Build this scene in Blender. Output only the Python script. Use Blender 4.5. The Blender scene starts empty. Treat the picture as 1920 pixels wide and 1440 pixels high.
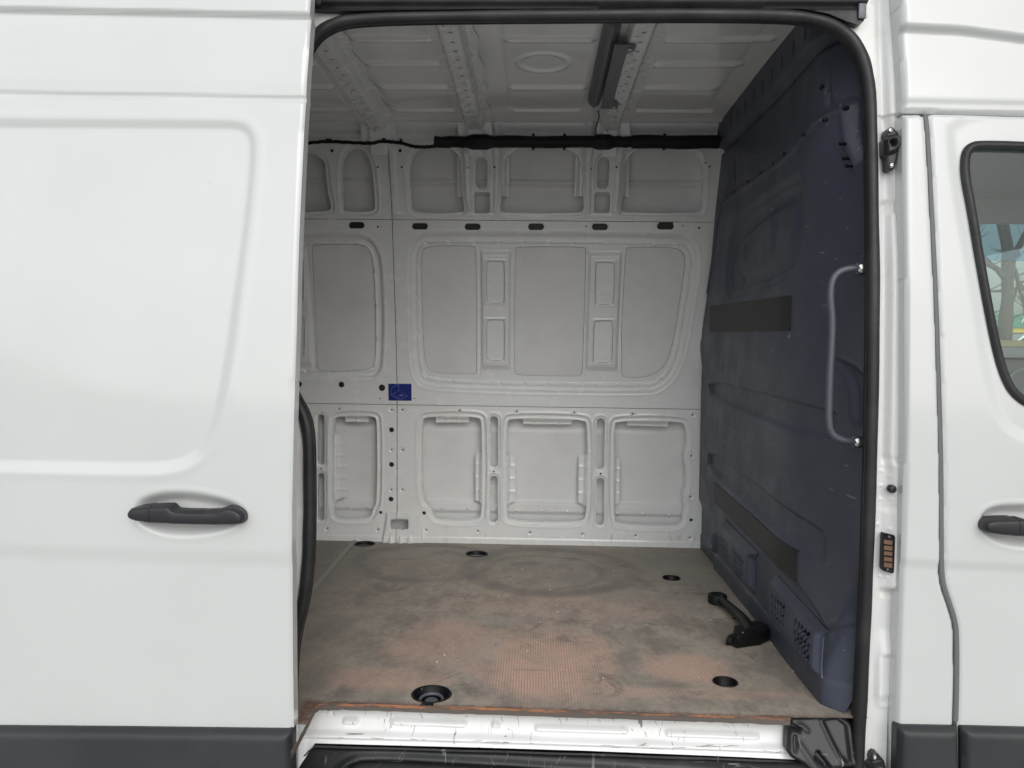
import bpy, bmesh, math, random
import numpy as np
from mathutils import Vector, Matrix
random.seed(7); np.random.seed(7)
S = bpy.context.scene
COL = S.collection
R = math.radians

# ------------------------------------------------------------------ camera
F = 1450.0                                   # focal length in photo pixels (1920 wide)
CAM = np.array([0.0, 0.0, 1.655])
_t, _a, _b = 0.0145, 43/F, 55/F
_y = np.array([_a, _b, -1.0]); _y /= np.linalg.norm(_y)
_x = np.array([1.0, -_t, _a - _b*_t]); _x /= np.linalg.norm(_x)
_z = np.cross(_x, _y)
ROT = np.stack([_x, _y, _z], 1).T            # camera -> world
cd = bpy.data.cameras.new('camera'); cam = bpy.data.objects.new('camera', cd); COL.objects.link(cam)
cd.sensor_width = 36; cd.lens = F/1920*36; cd.clip_start = 0.05; cd.clip_end = 2000
M = Matrix([list(ROT[i]) + [CAM[i]] for i in range(3)] + [[0, 0, 0, 1]])
cam.matrix_world = M
S.camera = cam

# ------------------------------------------------------------------ sky, sun, exposure
SUN_EL, SUN_AZ = R(32), R(-18)               # azimuth measured from straight behind the camera, + to the right
w = bpy.data.worlds.new('World'); S.world = w; w.use_nodes = True
nt = w.node_tree; nt.nodes.clear()
sky = nt.nodes.new('ShaderNodeTexSky'); sky.sky_type = 'NISHITA'; sky.sun_disc = False
sky.sun_elevation = SUN_EL; sky.sun_rotation = math.pi + SUN_AZ
sky.air_density = 1.0; sky.dust_density = 3.0; sky.ozone_density = 1.0
hs = nt.nodes.new('ShaderNodeHueSaturation'); hs.inputs['Saturation'].default_value = 0.22   # overcast
bg = nt.nodes.new('ShaderNodeBackground'); bg.inputs['Strength'].default_value = 0.15
wo = nt.nodes.new('ShaderNodeOutputWorld')
nt.links.new(sky.outputs[0], hs.inputs['Color']); nt.links.new(hs.outputs[0], bg.inputs[0]); nt.links.new(bg.outputs[0], wo.inputs[0])
sl = bpy.data.lights.new('sun', 'SUN'); sl.energy = 1.2; sl.angle = R(64); sl.color = (0.965, 1.0, 1.0)
sun = bpy.data.objects.new('sun', sl); COL.objects.link(sun)
_sd = Vector((math.sin(SUN_AZ)*math.cos(SUN_EL), -math.cos(SUN_AZ)*math.cos(SUN_EL), math.sin(SUN_EL)))
sun.rotation_euler = _sd.to_track_quat('Z', 'Y').to_euler(); sun.location = (0, -6, 6)
S.view_settings.view_transform = 'Standard'; S.view_settings.look = 'None'
S.view_settings.exposure = -0.38; S.view_settings.gamma = 1.0
S.render.engine = 'CYCLES'
S.cycles.max_bounces = 16; S.cycles.diffuse_bounces = 12

# ------------------------------------------------------------------ tracing helpers: photo pixel -> point on a real surface
def ray(px, py):
    d = ROT @ np.array([(px-960)/F, (720-py)/F, -1.0]); return d
FZ = 0.70                                    # cargo floor height
_pz = FZ + np.array([-2, 0, .72, .80, 1.13, 1.39, 1.625, 1.88, 2.03, 3.0])
_py = np.array([3.86, 3.86, 3.86, 3.857, 3.81, 3.727, 3.66, 3.55, 3.49, 3.06])
_tz = np.linspace(-1, 3.6, 2000); _ty = np.interp(_tz, _pz, _py)
_k = np.ones(61)/61; _ty = np.convolve(np.pad(_ty, 30, 'edge'), _k, 'valid')
def Yw(z): return np.interp(z, _tz, _ty)      # inner face of the far cargo side
def lean(z): return 3.86 - Yw(z)
def Yo(z): return 2.00 + 0.3*lean(z)          # outer body skin, near side
def Yd(z): return 1.88 + 0.32*lean(z)          # opened sliding door, outside the body skin
def Yf(z): return 2.06 + 0.3*lean(z)          # door frame / seal
def Ysill(z): return 2.04 + (z-0.585)*0.75
def hit(px, py, Yfun):
    d = ray(px, py); y = float(Yfun(1.5))
    for _ in range(12):
        z = CAM[2] + d[2]/d[1]*y; y = float(Yfun(z))
    return d[0]/d[1]*y, CAM[2] + d[2]/d[1]*y
def on(Yfun): return lambda pts: [hit(x, y, Yfun) for x, y in pts]
def hitx(px, py, X=0.83):
    d = ray(px, py); s = X/d[0]; return d[1]*s, CAM[2] + d[2]*s
def hitz(px, py, Z=FZ):
    d = ray(px, py); s = (Z-CAM[2])/d[2]; return d[0]*s, d[1]*s
wp = on(Yw); op = on(Yo); dp = on(Yd); fp = on(Yf)
def floorp(pts, Z=FZ): return [hitz(x, y, Z) for x, y in pts]
def bulkp(pts): return [hitx(x, y) for x, y in pts]

# ------------------------------------------------------------------ signed distance tools (positive inside)
def ss(a, b, x):
    t = np.clip((x-a)/(b-a), 0, 1); return t*t*(3-2*t)
def chaikin(p, n=2, closed=True):
    p = [np.array(q, float) for q in p]
    for _ in range(n):
        q = []
        m = len(p)
        rng = range(m) if closed else range(m-1)
        if not closed: q.append(p[0])
        for i in rng:
            a, b = p[i], p[(i+1) % m]
            q += [a*.75+b*.25, a*.25+b*.75]
        if not closed: q.append(p[-1])
        p = q
    return p
def sd_poly(U, V, pts, margin=0.09):
    P = np.array(pts, float); out = np.full(U.shape, -1.0)
    m = (U > P[:, 0].min()-margin) & (U < P[:, 0].max()+margin) & (V > P[:, 1].min()-margin) & (V < P[:, 1].max()+margin)
    if not m.any(): return out
    u, v = U[m], V[m]; d2 = np.full(u.shape, 1e9); ins = np.zeros(u.shape, bool); n = len(P)
    for i in range(n):
        a, b = P[i], P[(i+1) % n]; e = b-a; L = e@e
        if L < 1e-14: continue
        t = np.clip(((u-a[0])*e[0] + (v-a[1])*e[1])/L, 0, 1)
        d2 = np.minimum(d2, (u-a[0]-t*e[0])**2 + (v-a[1]-t*e[1])**2)
        c = ((a[1] > v) != (b[1] > v))
        with np.errstate(divide='ignore', invalid='ignore'):
            ins ^= c & (u < e[0]*(v-a[1])/(e[1] if abs(e[1]) > 1e-12 else 1e-12) + a[0])
    d = np.sqrt(d2); out[m] = np.where(ins, d, -d); return out
def sd_line(U, V, pts):                       # distance to an open polyline
    d2 = np.full(U.shape, 1e9)
    for a, b in zip(pts[:-1], pts[1:]):
        a = np.array(a); b = np.array(b); e = b-a; L = max(e@e, 1e-12)
        t = np.clip(((U-a[0])*e[0] + (V-a[1])*e[1])/L, 0, 1)
        d2 = np.minimum(d2, (U-a[0]-t*e[0])**2 + (V-a[1]-t*e[1])**2)
    return np.sqrt(d2)
def sd_caps(U, V, a, b, r): return r - sd_line(U, V, [a, b])
def sd_box(U, V, x0, x1, y0, y1, r=0.0):
    cx, cy, hx, hy = (x0+x1)/2, (y0+y1)/2, abs(x1-x0)/2-r, abs(y1-y0)/2-r
    qx, qy = np.abs(U-cx)-hx, np.abs(V-cy)-hy
    return -(np.hypot(np.maximum(qx, 0), np.maximum(qy, 0)) + np.minimum(np.maximum(qx, qy), 0) - r)
def groove(s, wd, d): return -d*np.exp(-(s/wd)**2)

# ------------------------------------------------------------------ object helpers
def link(name, me, mat, parent=None):
    o = bpy.data.objects.new(name, me); COL.objects.link(o)
    if mat is not None:
        me.materials.clear(); me.materials.append(mat)
    if parent is not None: o.parent = parent
    return o
def mesh_np(name, V, Fq, smooth=True):
    me = bpy.data.meshes.new(name)
    V = np.asarray(V, np.float32); Fq = np.asarray(Fq, np.int32)
    me.vertices.add(len(V)); me.vertices.foreach_set('co', V.ravel())
    n = Fq.shape[1]
    me.loops.add(Fq.size); me.loops.foreach_set('vertex_index', Fq.ravel())
    me.polygons.add(len(Fq)); me.polygons.foreach_set('loop_start', np.arange(len(Fq), dtype=np.int32)*n)
    me.polygons.foreach_set('loop_total', np.full(len(Fq), n, np.int32))
    me.polygons.foreach_set('use_smooth', np.full(len(Fq), smooth))
    me.update(calc_edges=True); me.validate(); return me
def sheet(name, u0, u1, v0, v1, step, mapf, h, keep, mat, parent, rim=0.0, flip=False):
    """pressed sheet: grid in (u,v) raised by h(u,v), trimmed to keep(u,v)>0 with clean edges, edges folded back by rim"""
    nu, nv = max(2, int(round((u1-u0)/step))+1), max(2, int(round((v1-v0)/step))+1)
    U, V = np.meshgrid(np.linspace(u0, u1, nu), np.linspace(v0, v1, nv), indexing='ij')
    du, dv = (u1-u0)/(nu-1), (v1-v0)/(nv-1)
    K = None
    if keep is not None:
        K = keep(U, V); g0, g1 = np.gradient(K, du, dv)
        n2 = np.maximum(g0*g0+g1*g1, 1e-6)
        m = np.abs(K) < 0.8*step
        su = np.clip(-K*g0/n2, -.75*du, .75*du); sv = np.clip(-K*g1/n2, -.75*dv, .75*dv)
        U = np.where(m, U+su, U); V = np.where(m, V+sv, V); K = np.where(m, 0, K)
    H = h(U, V) if h is not None else np.zeros_like(U)
    H = np.broadcast_to(H, U.shape)
    idx = np.arange(nu*nv).reshape(nu, nv)
    q = np.stack([idx[:-1, :-1], idx[1:, :-1], idx[1:, 1:], idx[:-1, 1:]], -1).reshape(-1, 4)
    if K is not None:
        Kf = K.ravel(); kk = Kf[q]; q = q[(kk.mean(1) > 0) & (kk.min(1) > -0.35*step)]
    if flip: q = q[:, ::-1]
    x, y, z = mapf(U.ravel(), V.ravel(), H.ravel())
    P = np.stack([x, y, z], 1)
    used = np.unique(q); rm = np.full(len(P), -1); rm[used] = np.arange(len(used)); q = rm[q]; 
    Uu, Vu, Hu = U.ravel()[used], V.ravel()[used], H.ravel()[used]; P = P[used]
    if rim:
        e = np.concatenate([q[:, [0, 1]], q[:, [1, 2]], q[:, [2, 3]], q[:, [3, 0]]])
        key = np.sort(e, 1); code = key[:, 0].astype(np.int64)*len(P) + key[:, 1]
        _, inv, cnt = np.unique(code, return_inverse=True, return_counts=True)
        be = e[cnt[inv] == 1]
        bv = np.unique(be); n0 = len(P); mp = np.full(n0, -1); mp[bv] = n0+len(bv)+np.arange(len(bv))
        tp = np.full(n0, -1); tp[bv] = n0+np.arange(len(bv))
        x2, y2, z2 = mapf(Uu[bv], Vu[bv], Hu[bv]-rim)
        P = np.concatenate([P, P[bv], np.stack([x2, y2, z2], 1)])
        rq = np.stack([tp[be[:, 1]], tp[be[:, 0]], mp[be[:, 0]], mp[be[:, 1]]], 1); q = np.concatenate([q, rq])
    me = mesh_np(name, P, q); return link(name, me, mat, parent)
class MB:
    def __init__(s): s.v = []; s.f = []
    def add(s, v, f):
        n = len(s.v); s.v += [tuple(map(float, p)) for p in v]; s.f += [tuple(i+n for i in q) for q in f]; return s
    def tube(s, path, r, n=10, cap=True):
        P = [Vector(p) for p in path]; rr = r if hasattr(r, '__len__') else [r]*len(P)
        t0 = (P[1]-P[0]).normalized(); up = Vector((0, 0, 1)) if abs(t0.z) < .9 else Vector((0, 1, 0))
        nrm = (up - t0*up.dot(t0)).normalized(); V = []; Fc = []
        for i, p in enumerate(P):
            t = (P[min(i+1, len(P)-1)]-P[max(i-1, 0)]).normalized()
            nrm = (nrm - t*nrm.dot(t)).normalized(); b = t.cross(nrm)
            for k in range(n):
                a = 2*math.pi*k/n; V.append(p + (nrm*math.cos(a)+b*math.sin(a))*rr[i])
        for i in range(len(P)-1):
            for k in range(n):
                Fc.append((i*n+k, i*n+(k+1) % n, (i+1)*n+(k+1) % n, (i+1)*n+k))
        if cap: Fc.append(tuple(range(n))[::-1]); Fc.append(tuple(range((len(P)-1)*n, len(P)*n)))
        return s.add(V, Fc)
    def box(s, c, h, rot=None):
        V = []
        for i in (-1, 1):
            for j in (-1, 1):
                for k in (-1, 1):
                    p = Vector((i*h[0], j*h[1], k*h[2]))
                    if rot is not None: p = rot @ p
                    V.append(p + Vector(c))
        return s.add(V, [(0, 1, 3, 2), (4, 6, 7, 5), (0, 4, 5, 1), (2, 3, 7, 6), (0, 2, 6, 4), (1, 5, 7, 3)])
    def lathe(s, c, prof, n=28, axis=(0, 0, 1), closed_end=True):
        ax = Vector(axis).normalized(); a = ax.orthogonal().normalized(); b = ax.cross(a); V = []; Fc = []
        for r_, z_ in prof:
            for k in range(n):
                t = 2*math.pi*k/n; V.append(Vector(c) + ax*z_ + (a*math.cos(t)+b*math.sin(t))*r_)
        for i in range(len(prof)-1):
            for k in range(n): Fc.append((i*n+k, i*n+(k+1) % n, (i+1)*n+(k+1) % n, (i+1)*n+k))
        if closed_end: Fc.append(tuple(range((len(prof)-1)*n, len(prof)*n)))
        return s.add(V, Fc)
    def prism(s, pts, off):                   # pts: 3D loop, off: extrusion vector
        n = len(pts); V = [Vector(p) for p in pts] + [Vector(p)+Vector(off) for p in pts]
        return s.add(V, [tuple(range(n)), tuple(range(2*n-1, n-1, -1))] + [(i, i+n, (i+1) % n+n, (i+1) % n) for i in range(n)])
    def build(s, name, mat, parent=None, smooth=True, bevel=0.0, seg=2, auto=40):
        me = bpy.data.meshes.new(name); me.from_pydata(s.v, [], s.f); me.update()
        bm = bmesh.new(); bm.from_mesh(me); bmesh.ops.recalc_face_normals(bm, faces=bm.faces)
        if bevel: bmesh.ops.bevel(bm, geom=[e for e in bm.edges if len(e.link_faces) == 2 and e.calc_face_angle(0) > .5], offset=bevel, segments=seg, affect='EDGES', profile=.5, clamp_overlap=True)
        for f in bm.faces: f.smooth = smooth
        for e in bm.edges:
            if len(e.link_faces) == 2 and e.calc_face_angle(0) > R(auto): e.smooth = False
        bm.to_mesh(me); bm.free()
        return link(name, me, mat, parent)
def tag(o, label=None, cat=None, group=None, kind=None):
    if label: o['label'] = label
    if cat: o['category'] = cat
    if group: o['group'] = group
    if kind: o['kind'] = kind
    return o

# ------------------------------------------------------------------ materials
def mat(name, col, rough=.5, metal=0, coat=0, spec=.5):
    m = bpy.data.materials.new(name); m.use_nodes = True; b = m.node_tree.nodes['Principled BSDF']
    b.inputs['Base Color'].default_value = (*col, 1); b.inputs['Roughness'].default_value = rough
    b.inputs['Metallic'].default_value = metal; b.inputs['Coat Weight'].default_value = coat
    b.inputs['Coat Roughness'].default_value = .08
    b.inputs['Specular IOR Level'].default_value = spec
    return m
class NG:
    def __init__(s, m):
        s.t = m.node_tree; s.b = s.t.nodes['Principled BSDF']; s.co = s.t.nodes.new('ShaderNodeTexCoord').outputs['Object']
    def n(s, typ, **kw):
        n = s.t.nodes.new(typ)
        for k, v in kw.items(): setattr(n, k, v)
        return n
    def l(s, a, b): s.t.links.new(a, b)
    def mapping(s, scale=(1, 1, 1), rot=(0, 0, 0), loc=(0, 0, 0)):
        n = s.n('ShaderNodeMapping'); n.inputs['Scale'].default_value = scale; n.inputs['Rotation'].default_value = rot; n.inputs['Location'].default_value = loc
        s.l(s.co, n.inputs['Vector']); return n.outputs[0]
    def noise(s, scale, detail=4, rough=.6, vec=None, dist=0):
        n = s.n('ShaderNodeTexNoise'); n.inputs['Scale'].default_value = scale; n.inputs['Detail'].default_value = detail
        n.inputs['Roughness'].default_value = rough; n.inputs['Distortion'].default_value = dist
        s.l(vec or s.co, n.inputs['Vector']); return n.outputs['Fac']
    def ramp(s, fac, a, b, ca=(0, 0, 0), cb=(1, 1, 1)):
        n = s.n('ShaderNodeValToRGB'); e = n.color_ramp.elements
        e[0].position = a; e[1].position = b; e[0].color = (*ca, 1); e[1].color = (*cb, 1)
        s.l(fac, n.inputs[0]); return n.outputs[0]
    def val(s, fac, a, b, lo=0.0, hi=1.0):
        n = s.n('ShaderNodeMapRange'); n.interpolation_type = 'SMOOTHSTEP'
        for i, v in enumerate((a, b, lo, hi)): n.inputs[i+1].default_value = v
        s.l(fac, n.inputs[0]); return n.outputs[0]
    def mix(s, fac, a, b, mode='MIX'):
        n = s.n('ShaderNodeMix', data_type='RGBA', blend_type=mode)
        if isinstance(fac, (int, float)): n.inputs[0].default_value = fac
        else: s.l(fac, n.inputs[0])
        for i, c in ((6, a), (7, b)):
            if isinstance(c, tuple): n.inputs[i].default_value = (*c, 1)
            else: s.l(c, n.inputs[i])
        return n.outputs[2]
    def math(s, op, a, b=0.0, c=0.0):
        n = s.n('ShaderNodeMath', operation=op)
        for i, v in enumerate((a, b, c)):
            if isinstance(v, (int, float)): n.inputs[i].default_value = v
            else: s.l(v, n.inputs[i])
        return n.outputs[0]
    def sep(s):
        n = s.n('ShaderNodeSeparateXYZ'); s.l(s.co, n.inputs[0]); return n.outputs
    def voro(s, scale, vec=None):
        n = s.n('ShaderNodeTexVoronoi'); n.inputs['Scale'].default_value = scale; s.l(vec or s.co, n.inputs['Vector']); return n.outputs
    def bump(s, h, strength=.2, dist=.002):
        n = s.n('ShaderNodeBump'); n.inputs['Strength'].default_value = strength; n.inputs['Distance'].default_value = dist
        s.l(h, n.inputs['Height']); s.l(n.outputs[0], s.b.inputs['Normal'])
    def col(s, c): s.l(c, s.b.inputs['Base Color'])
    def rough(s, c): s.l(c, s.b.inputs['Roughness'])
    def specks(s, scale, size, amount):       # scattered chips: 1 inside a chip
        v = s.voro(scale); n = s.n('ShaderNodeSeparateColor'); s.l(v['Color'], n.inputs[0])
        pick = s.math('LESS_THAN', n.outputs[0], amount)
        sz = s.math('MULTIPLY', n.outputs[1], size)
        wob = s.math('ADD', v['Distance'], s.math('MULTIPLY', s.noise(400, 2), size*.8))
        return s.math('MULTIPLY', pick, s.math('LESS_THAN', s.math('SUBTRACT', wob, size*.4), sz))

M_white = mat('white_paint_darkened', (.80, .805, .80), .3, 0, 1.0)  # van's white, darkened outside to balance daylight against the dim bay
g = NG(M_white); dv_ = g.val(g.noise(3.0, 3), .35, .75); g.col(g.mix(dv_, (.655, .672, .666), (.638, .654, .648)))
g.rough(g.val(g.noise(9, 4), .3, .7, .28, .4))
M_inner = mat('white_paint_inner_lightened', (.76, .765, .75), .3, 0, .5)  # same white paint, kept lighter inside to offset the weaker light
g = NG(M_inner); c = g.mix(g.val(g.noise(5, 5, .65), .45, .8), (.82, .834, .828), (.78, .79, .78))
c = g.mix(g.math('MULTIPLY', g.specks(9, .045, .16), .9), c, (.03, .03, .035))
sx = g.sep(); low = g.val(sx[2], FZ+.16, FZ, 0, 1)
sc = g.val(g.noise(30, 6, .7, g.mapping((1, 1, .25))), .60, .70)
c = g.mix(g.math('MULTIPLY', g.math('MULTIPLY', low, sc), .55), c, (.28, .25, .20))
g.col(c); g.rough(g.val(g.noise(14, 4), .3, .7, .18, .30))
M_roofp = mat('white_paint_roof_lightened', (.74, .745, .73), .15, 0, 1.0)  # same white again, lightened further to lift the dim ceiling
g = NG(M_roofp); g.col(g.mix(g.val(g.noise(4, 4), .4, .75), (.88, .894, .892), (.86, .874, .87)))
M_skin = mat('outer_skin_inside_paint', (.70, .705, .70), .45, 0, .15)
g = NG(M_skin); g.col(g.mix(g.val(g.noise(6, 4), .4, .75), (.78, .787, .78), (.72, .725, .72)))
M_frame = mat('door_frame_paint', (.79, .79, .775), .34, 0, .4)
g = NG(M_frame); g.col(g.mix(g.val(g.noise(18, 6, .7), .52, .74), (.79, .795, .785), (.74, .735, .71)))
M_sill = mat('scuffed_sill_paint', (.75, .76, .76), .34, 0, .35)
g = NG(M_sill); x_ = g.sep()
scr1 = g.math('MULTIPLY', g.val(g.noise(55, 3, .5, g.mapping((1, .16, .16), (0, .35, 0))), .67, .69), g.val(g.noise(9, 3), .45, .58))
scr2 = g.math('MULTIPLY', g.val(g.noise(60, 3, .5, g.mapping((.12, 1, 1), (0, -.25, 0))), .68, .70), g.val(g.noise(7, 3, .5, g.mapping(loc=(4, 2, 1))), .47, .6))
chips = g.specks(45, .16, .10)
c = g.mix(g.val(g.noise(11, 5), .5, .8), (.88, .89, .89), (.83, .83, .815))
c = g.mix(g.math('MINIMUM', g.math('ADD', g.math('ADD', scr1, scr2), g.math('MULTIPLY', chips, .8)), .8), c, (.16, .14, .12))
dirt = g.math('MULTIPLY', g.val(x_[2], .664, .684), g.val(g.noise(40, 6, .75, g.mapping((.5, 1, 1))), .3, .55))
c = g.mix(g.math('MULTIPLY', dirt, .75), c, (.36, .28, .17))
g.col(c)
M_gap = mat('grey_gap_rubber', (.16, .165, .165), .5)
M_rubber = mat('black_rubber', (.022, .022, .024), .42, 0, 0, .4)
g = NG(M_rubber); g.col(g.mix(g.val(g.noise(7, 4), .4, .7), (.020, .020, .022), (.034, .034, .036))); g.rough(g.val(g.noise(20, 3), .3, .7, .36, .52))
M_bumper = mat('grey_black_moulding', (.032, .034, .037), .5)
g = NG(M_bumper); g.bump(g.noise(900, 2), .12, .0005); g.col(g.mix(g.val(g.noise(4, 4), .4, .7), (.030, .032, .035), (.040, .042, .045)))
M_handle = mat('handle_plastic', (.022, .022, .026), .42)
g = NG(M_handle); g.bump(g.noise(1200, 2), .1, .0004)
M_black = mat('black_plastic', (.006, .006, .007), .5, 0, 0, .3)
M_blk2 = mat('scratched_step_plastic', (.018, .019, .021), .42)
g = NG(M_blk2); s1 = g.math('MULTIPLY', g.val(g.noise(60, 2, .5, g.mapping((1, .12, .12), (0, .5, 0))), .67, .69), g.val(g.noise(8, 3), .42, .55))
s2 = g.math('MULTIPLY', g.val(g.noise(60, 2, .5, g.mapping((.12, 1, 1), (.2, -.5, .3))), .69, .70), g.val(g.noise(6, 3, .5, g.mapping(loc=(3, 1, 0))), .45, .55))
c = g.mix(g.val(g.noise(10, 5, .7), .45, .75), (.016, .017, .019), (.036, .036, .036))
g.col(g.mix(g.math('MULTIPLY', g.math('ADD', g.math('ADD', s1, s2), g.specks(40, .10, .10)), .6), c, (.45, .45, .44)))
M_navy = mat('dark_navy_bulkhead_plastic', (.026, .029, .044), .46)
g = NG(M_navy); x_ = g.sep()
dust = g.math('MULTIPLY', g.val(g.noise(3.0, 5, .65, g.mapping((1, .6, 1.6))), .42, .72), g.val(x_[1], 2.35, 2.9))
c = g.mix(g.val(g.noise(2, 2), .3, .8), (.056, .064, .092), (.061, .069, .098))
c = g.mix(g.math('MULTIPLY', dust, .3), c, (.066, .076, .094))
sc = g.math('MULTIPLY', g.val(g.noise(70, 2, .5, g.mapping((1, .14, 1), (.7, 0, 0))), .70, .715), g.val(g.noise(5, 3), .5, .62))
c = g.mix(g.math('MULTIPLY', g.math('ADD', sc, g.specks(14, .02, .04)), .35), c, (.42, .42, .42))
g.col(c); g.bump(g.noise(800, 2), .1, .0004); g.rough(g.val(g.noise(6, 4), .3, .7, .38, .55))
M_patch = mat('worn_black_strip', (.010, .011, .012), .5)
M_grab = mat('grey_grab_handle_paint', (.088, .094, .116), .35)
g = NG(M_patch); k = g.math('MULTIPLY', g.val(g.noise(40, 5, .7, g.mapping((1, 1, .3))), .55, .75), g.val(g.noise(5, 3), .45, .65))
g.col(g.mix(g.math('MULTIPLY', k, .5), (.0085, .010, .0115), (.065, .064, .058)))
M_metal = mat('zinc_metal', (.62, .61, .58), .28, 1)
M_dmetal = mat('dark_bracket_metal', (.15, .155, .18), .42, .2)
M_brown = mat('brown_contact_pad', (.16, .085, .05), .5)
M_hole = mat('near_black_fill', (.006, .006, .006), .5)  # near-black standing in for the shade inside holes and slots
M_edge = mat('dark_edge_line', (.16, .16, .15), .6)
M_trim = mat('grey_floor_trim', (.30, .29, .26), .5)
M_sticker = mat('blue_sticker', (.006, .016, .19), .35)
M_stickw = mat('sticker_white_print', (.78, .78, .82), .5)
M_stickl = mat('sticker_line_print', (.30, .34, .62), .5)
M_glass = bpy.data.materials.new('tinted_glass'); M_glass.use_nodes = True
t_ = M_glass.node_tree; t_.nodes.clear(); tr = t_.nodes.new('ShaderNodeBsdfTransparent'); tr.inputs[0].default_value = (.86, .94, .91, 1)
gl = t_.nodes.new('ShaderNodeBsdfGlossy'); gl.inputs['Roughness'].default_value = .02; fr = t_.nodes.new('ShaderNodeFresnel'); fr.inputs[0].default_value = 1.5
mx = t_.nodes.new('ShaderNodeMixShader'); ou = t_.nodes.new('ShaderNodeOutputMaterial')
t_.links.new(fr.outputs[0], mx.inputs[0]); t_.links.new(tr.outputs[0], mx.inputs[1]); t_.links.new(gl.outputs[0], mx.inputs[2]); t_.links.new(mx.outputs[0], ou.inputs[0])
M_band = M_glass.copy(); M_band.name = 'blue_shade_band_glass'
[n for n in M_band.node_tree.nodes if n.type == 'BSDF_TRANSPARENT'][0].inputs[0].default_value = (.62, .77, .84, 1)
M_cab = mat('cab_grey_trim', (.17, .19, .19), .6)
M_headl = mat('cab_headliner', (.38, .41, .40), .8)
M_seat = mat('cab_seat_fabric', (.02, .022, .026), .85)

# cargo floor: worn ribbed brown-grey sheet
M_floor = mat('worn_ribbed_floor', (.16, .13, .11), .62)
g = NG(M_floor); x_ = g.sep()
big = g.noise(2.1, 5, .62, g.mapping((1, .8, 1), loc=(3.1, .4, 0)))
med = g.noise(7.5, 7, .74, g.mapping((1.25, .85, 1), loc=(1, 7, 0)), .15)
fine = g.noise(60, 4, .7)
c = g.mix(g.val(med, .36, .66), (.27, .235, .198), (.52, .445, .365))
c = g.mix(g.val(big, .40, .62, 0, .6), c, (.37, .33, .28))
def blob(cx, cy, rx, ry, amp):                # patches walked through to the red layer
    dx = g.math('MULTIPLY', g.math('SUBTRACT', x_[0], cx), 1/rx); dy = g.math('MULTIPLY', g.math('SUBTRACT', x_[1], cy), 1/ry)
    d = g.math('SQRT', g.math('ADD', g.math('MULTIPLY', dx, dx), g.math('MULTIPLY', dy, dy)))
    d = g.math('ADD', d, g.math('MULTIPLY', g.math('SUBTRACT', g.noise(5, 4), .5), 1.3))
    return g.val(d, 1.0, .35, 0, amp)
worn = g.math('MAXIMUM', g.math('MAXIMUM', blob(.02, 2.38, .30, .42, 1.0), blob(.47, 2.36, .20, .16, .8)), g.math('MAXIMUM', blob(-.28, 2.52, .24, .30, .65), blob(-.42, 2.22, .30, .10, .7)))
worn = g.math('MAXIMUM', worn, g.math('MAXIMUM', blob(.45, 2.18, .45, .05, .6), blob(.1, 2.9, .6, .25, .3)))
c = g.mix(g.math('MULTIPLY', worn, g.val(med, .25, .6, .45, 1)), c, (.68, .455, .365))
pale = g.val(g.noise(3.0, 5, .65, g.mapping(loc=(9, 2, 5))), .52, .70)
c = g.mix(g.math('MULTIPLY', pale, .5), c, (.54, .485, .42))
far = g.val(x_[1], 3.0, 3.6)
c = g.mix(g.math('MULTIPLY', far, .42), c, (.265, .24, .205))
dk = g.math('MAXIMUM', g.val(g.noise(4.2, 6, .7, g.mapping((1.1, 1.25, 1), (0, 0, .25), (2, 3, 1)), .4), .57, .66), g.math('MULTIPLY', g.val(g.noise(16, 5, .7, g.mapping((.9, 1.1, 1), (0, 0, -.2), (5, 1, 2)), .2),   .62, .70), .45))
c = g.mix(g.math('MULTIPLY', dk, .5), c, (.165, .145, .125))
def ring(cx, cy, r, wd, amp):
    dx = g.math('SUBTRACT', x_[0], cx); dy = g.math('SUBTRACT', x_[1], cy)
    d = g.math('SQRT', g.math('ADD', g.math('MULTIPLY', dx, dx), g.math('MULTIPLY', dy, dy)))
    d = g.math('ADD', d, g.math('MULTIPLY', g.math('SUBTRACT', g.noise(6, 4), .5), .10))
    e = g.math('ABSOLUTE', g.math('SUBTRACT', d, r)); return g.val(e, wd, wd*.25, 0, amp)
rg = g.math('MAXIMUM', g.math('MAXIMUM', ring(-.50, 3.50, .30, .060, .42), ring(.08, 3.42, .36, .065, .48)), ring(.04, 3.38, .27, .03, .25))
rg = g.math('MULTIPLY', rg, g.val(g.noise(3, 3), .3, .6, .35, 1))
c = g.mix(rg, c, (.11, .107, .10))
ribw = g.n('ShaderNodeTexWave', wave_type='BANDS', bands_direction='X'); ribw.inputs['Scale'].default_value = 38; ribw.inputs['Distortion'].default_value = .15; g.l(g.co, ribw.inputs['Vector'])
rib = g.math('MULTIPLY', g.math('SUBTRACT', ribw.outputs['Fac'], .5), g.val(g.noise(7, 5, .7), .38, .58, .1, 1))
amt = g.math('ADD', .10, g.math('MULTIPLY', worn, .30))
ribc = g.math('ADD', 1.0, g.math('MULTIPLY', rib, amt))
cm = g.n('ShaderNodeVectorMath', operation='SCALE'); g.l(c, cm.inputs[0]); g.l(ribc, cm.inputs['Scale']); c = cm.outputs[0]
c = g.mix(g.math('MULTIPLY', g.specks(30, .05, .05), .4), c, (.5, .45, .4))
edge = g.val(g.math('ADD', g.math('ADD', x_[1], g.math('MULTIPLY', x_[0], .012)), g.math('MULTIPLY', g.noise(45, 4, .7), .035)), 2.088, 2.066)
edge = g.math('MULTIPLY', g.math('MULTIPLY', edge, g.val(g.noise(30, 4), .32, .58, .35, 1)), g.val(x_[0], -.63, -.60))
c = g.mix(g.math('MULTIPLY', edge, .75), c, (.16, .052, .028))
c = g.mix(g.math('MULTIPLY', g.val(g.math('SUBTRACT', fine, .5), -.1, .1), .10), c, (.05, .05, .05))
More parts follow.
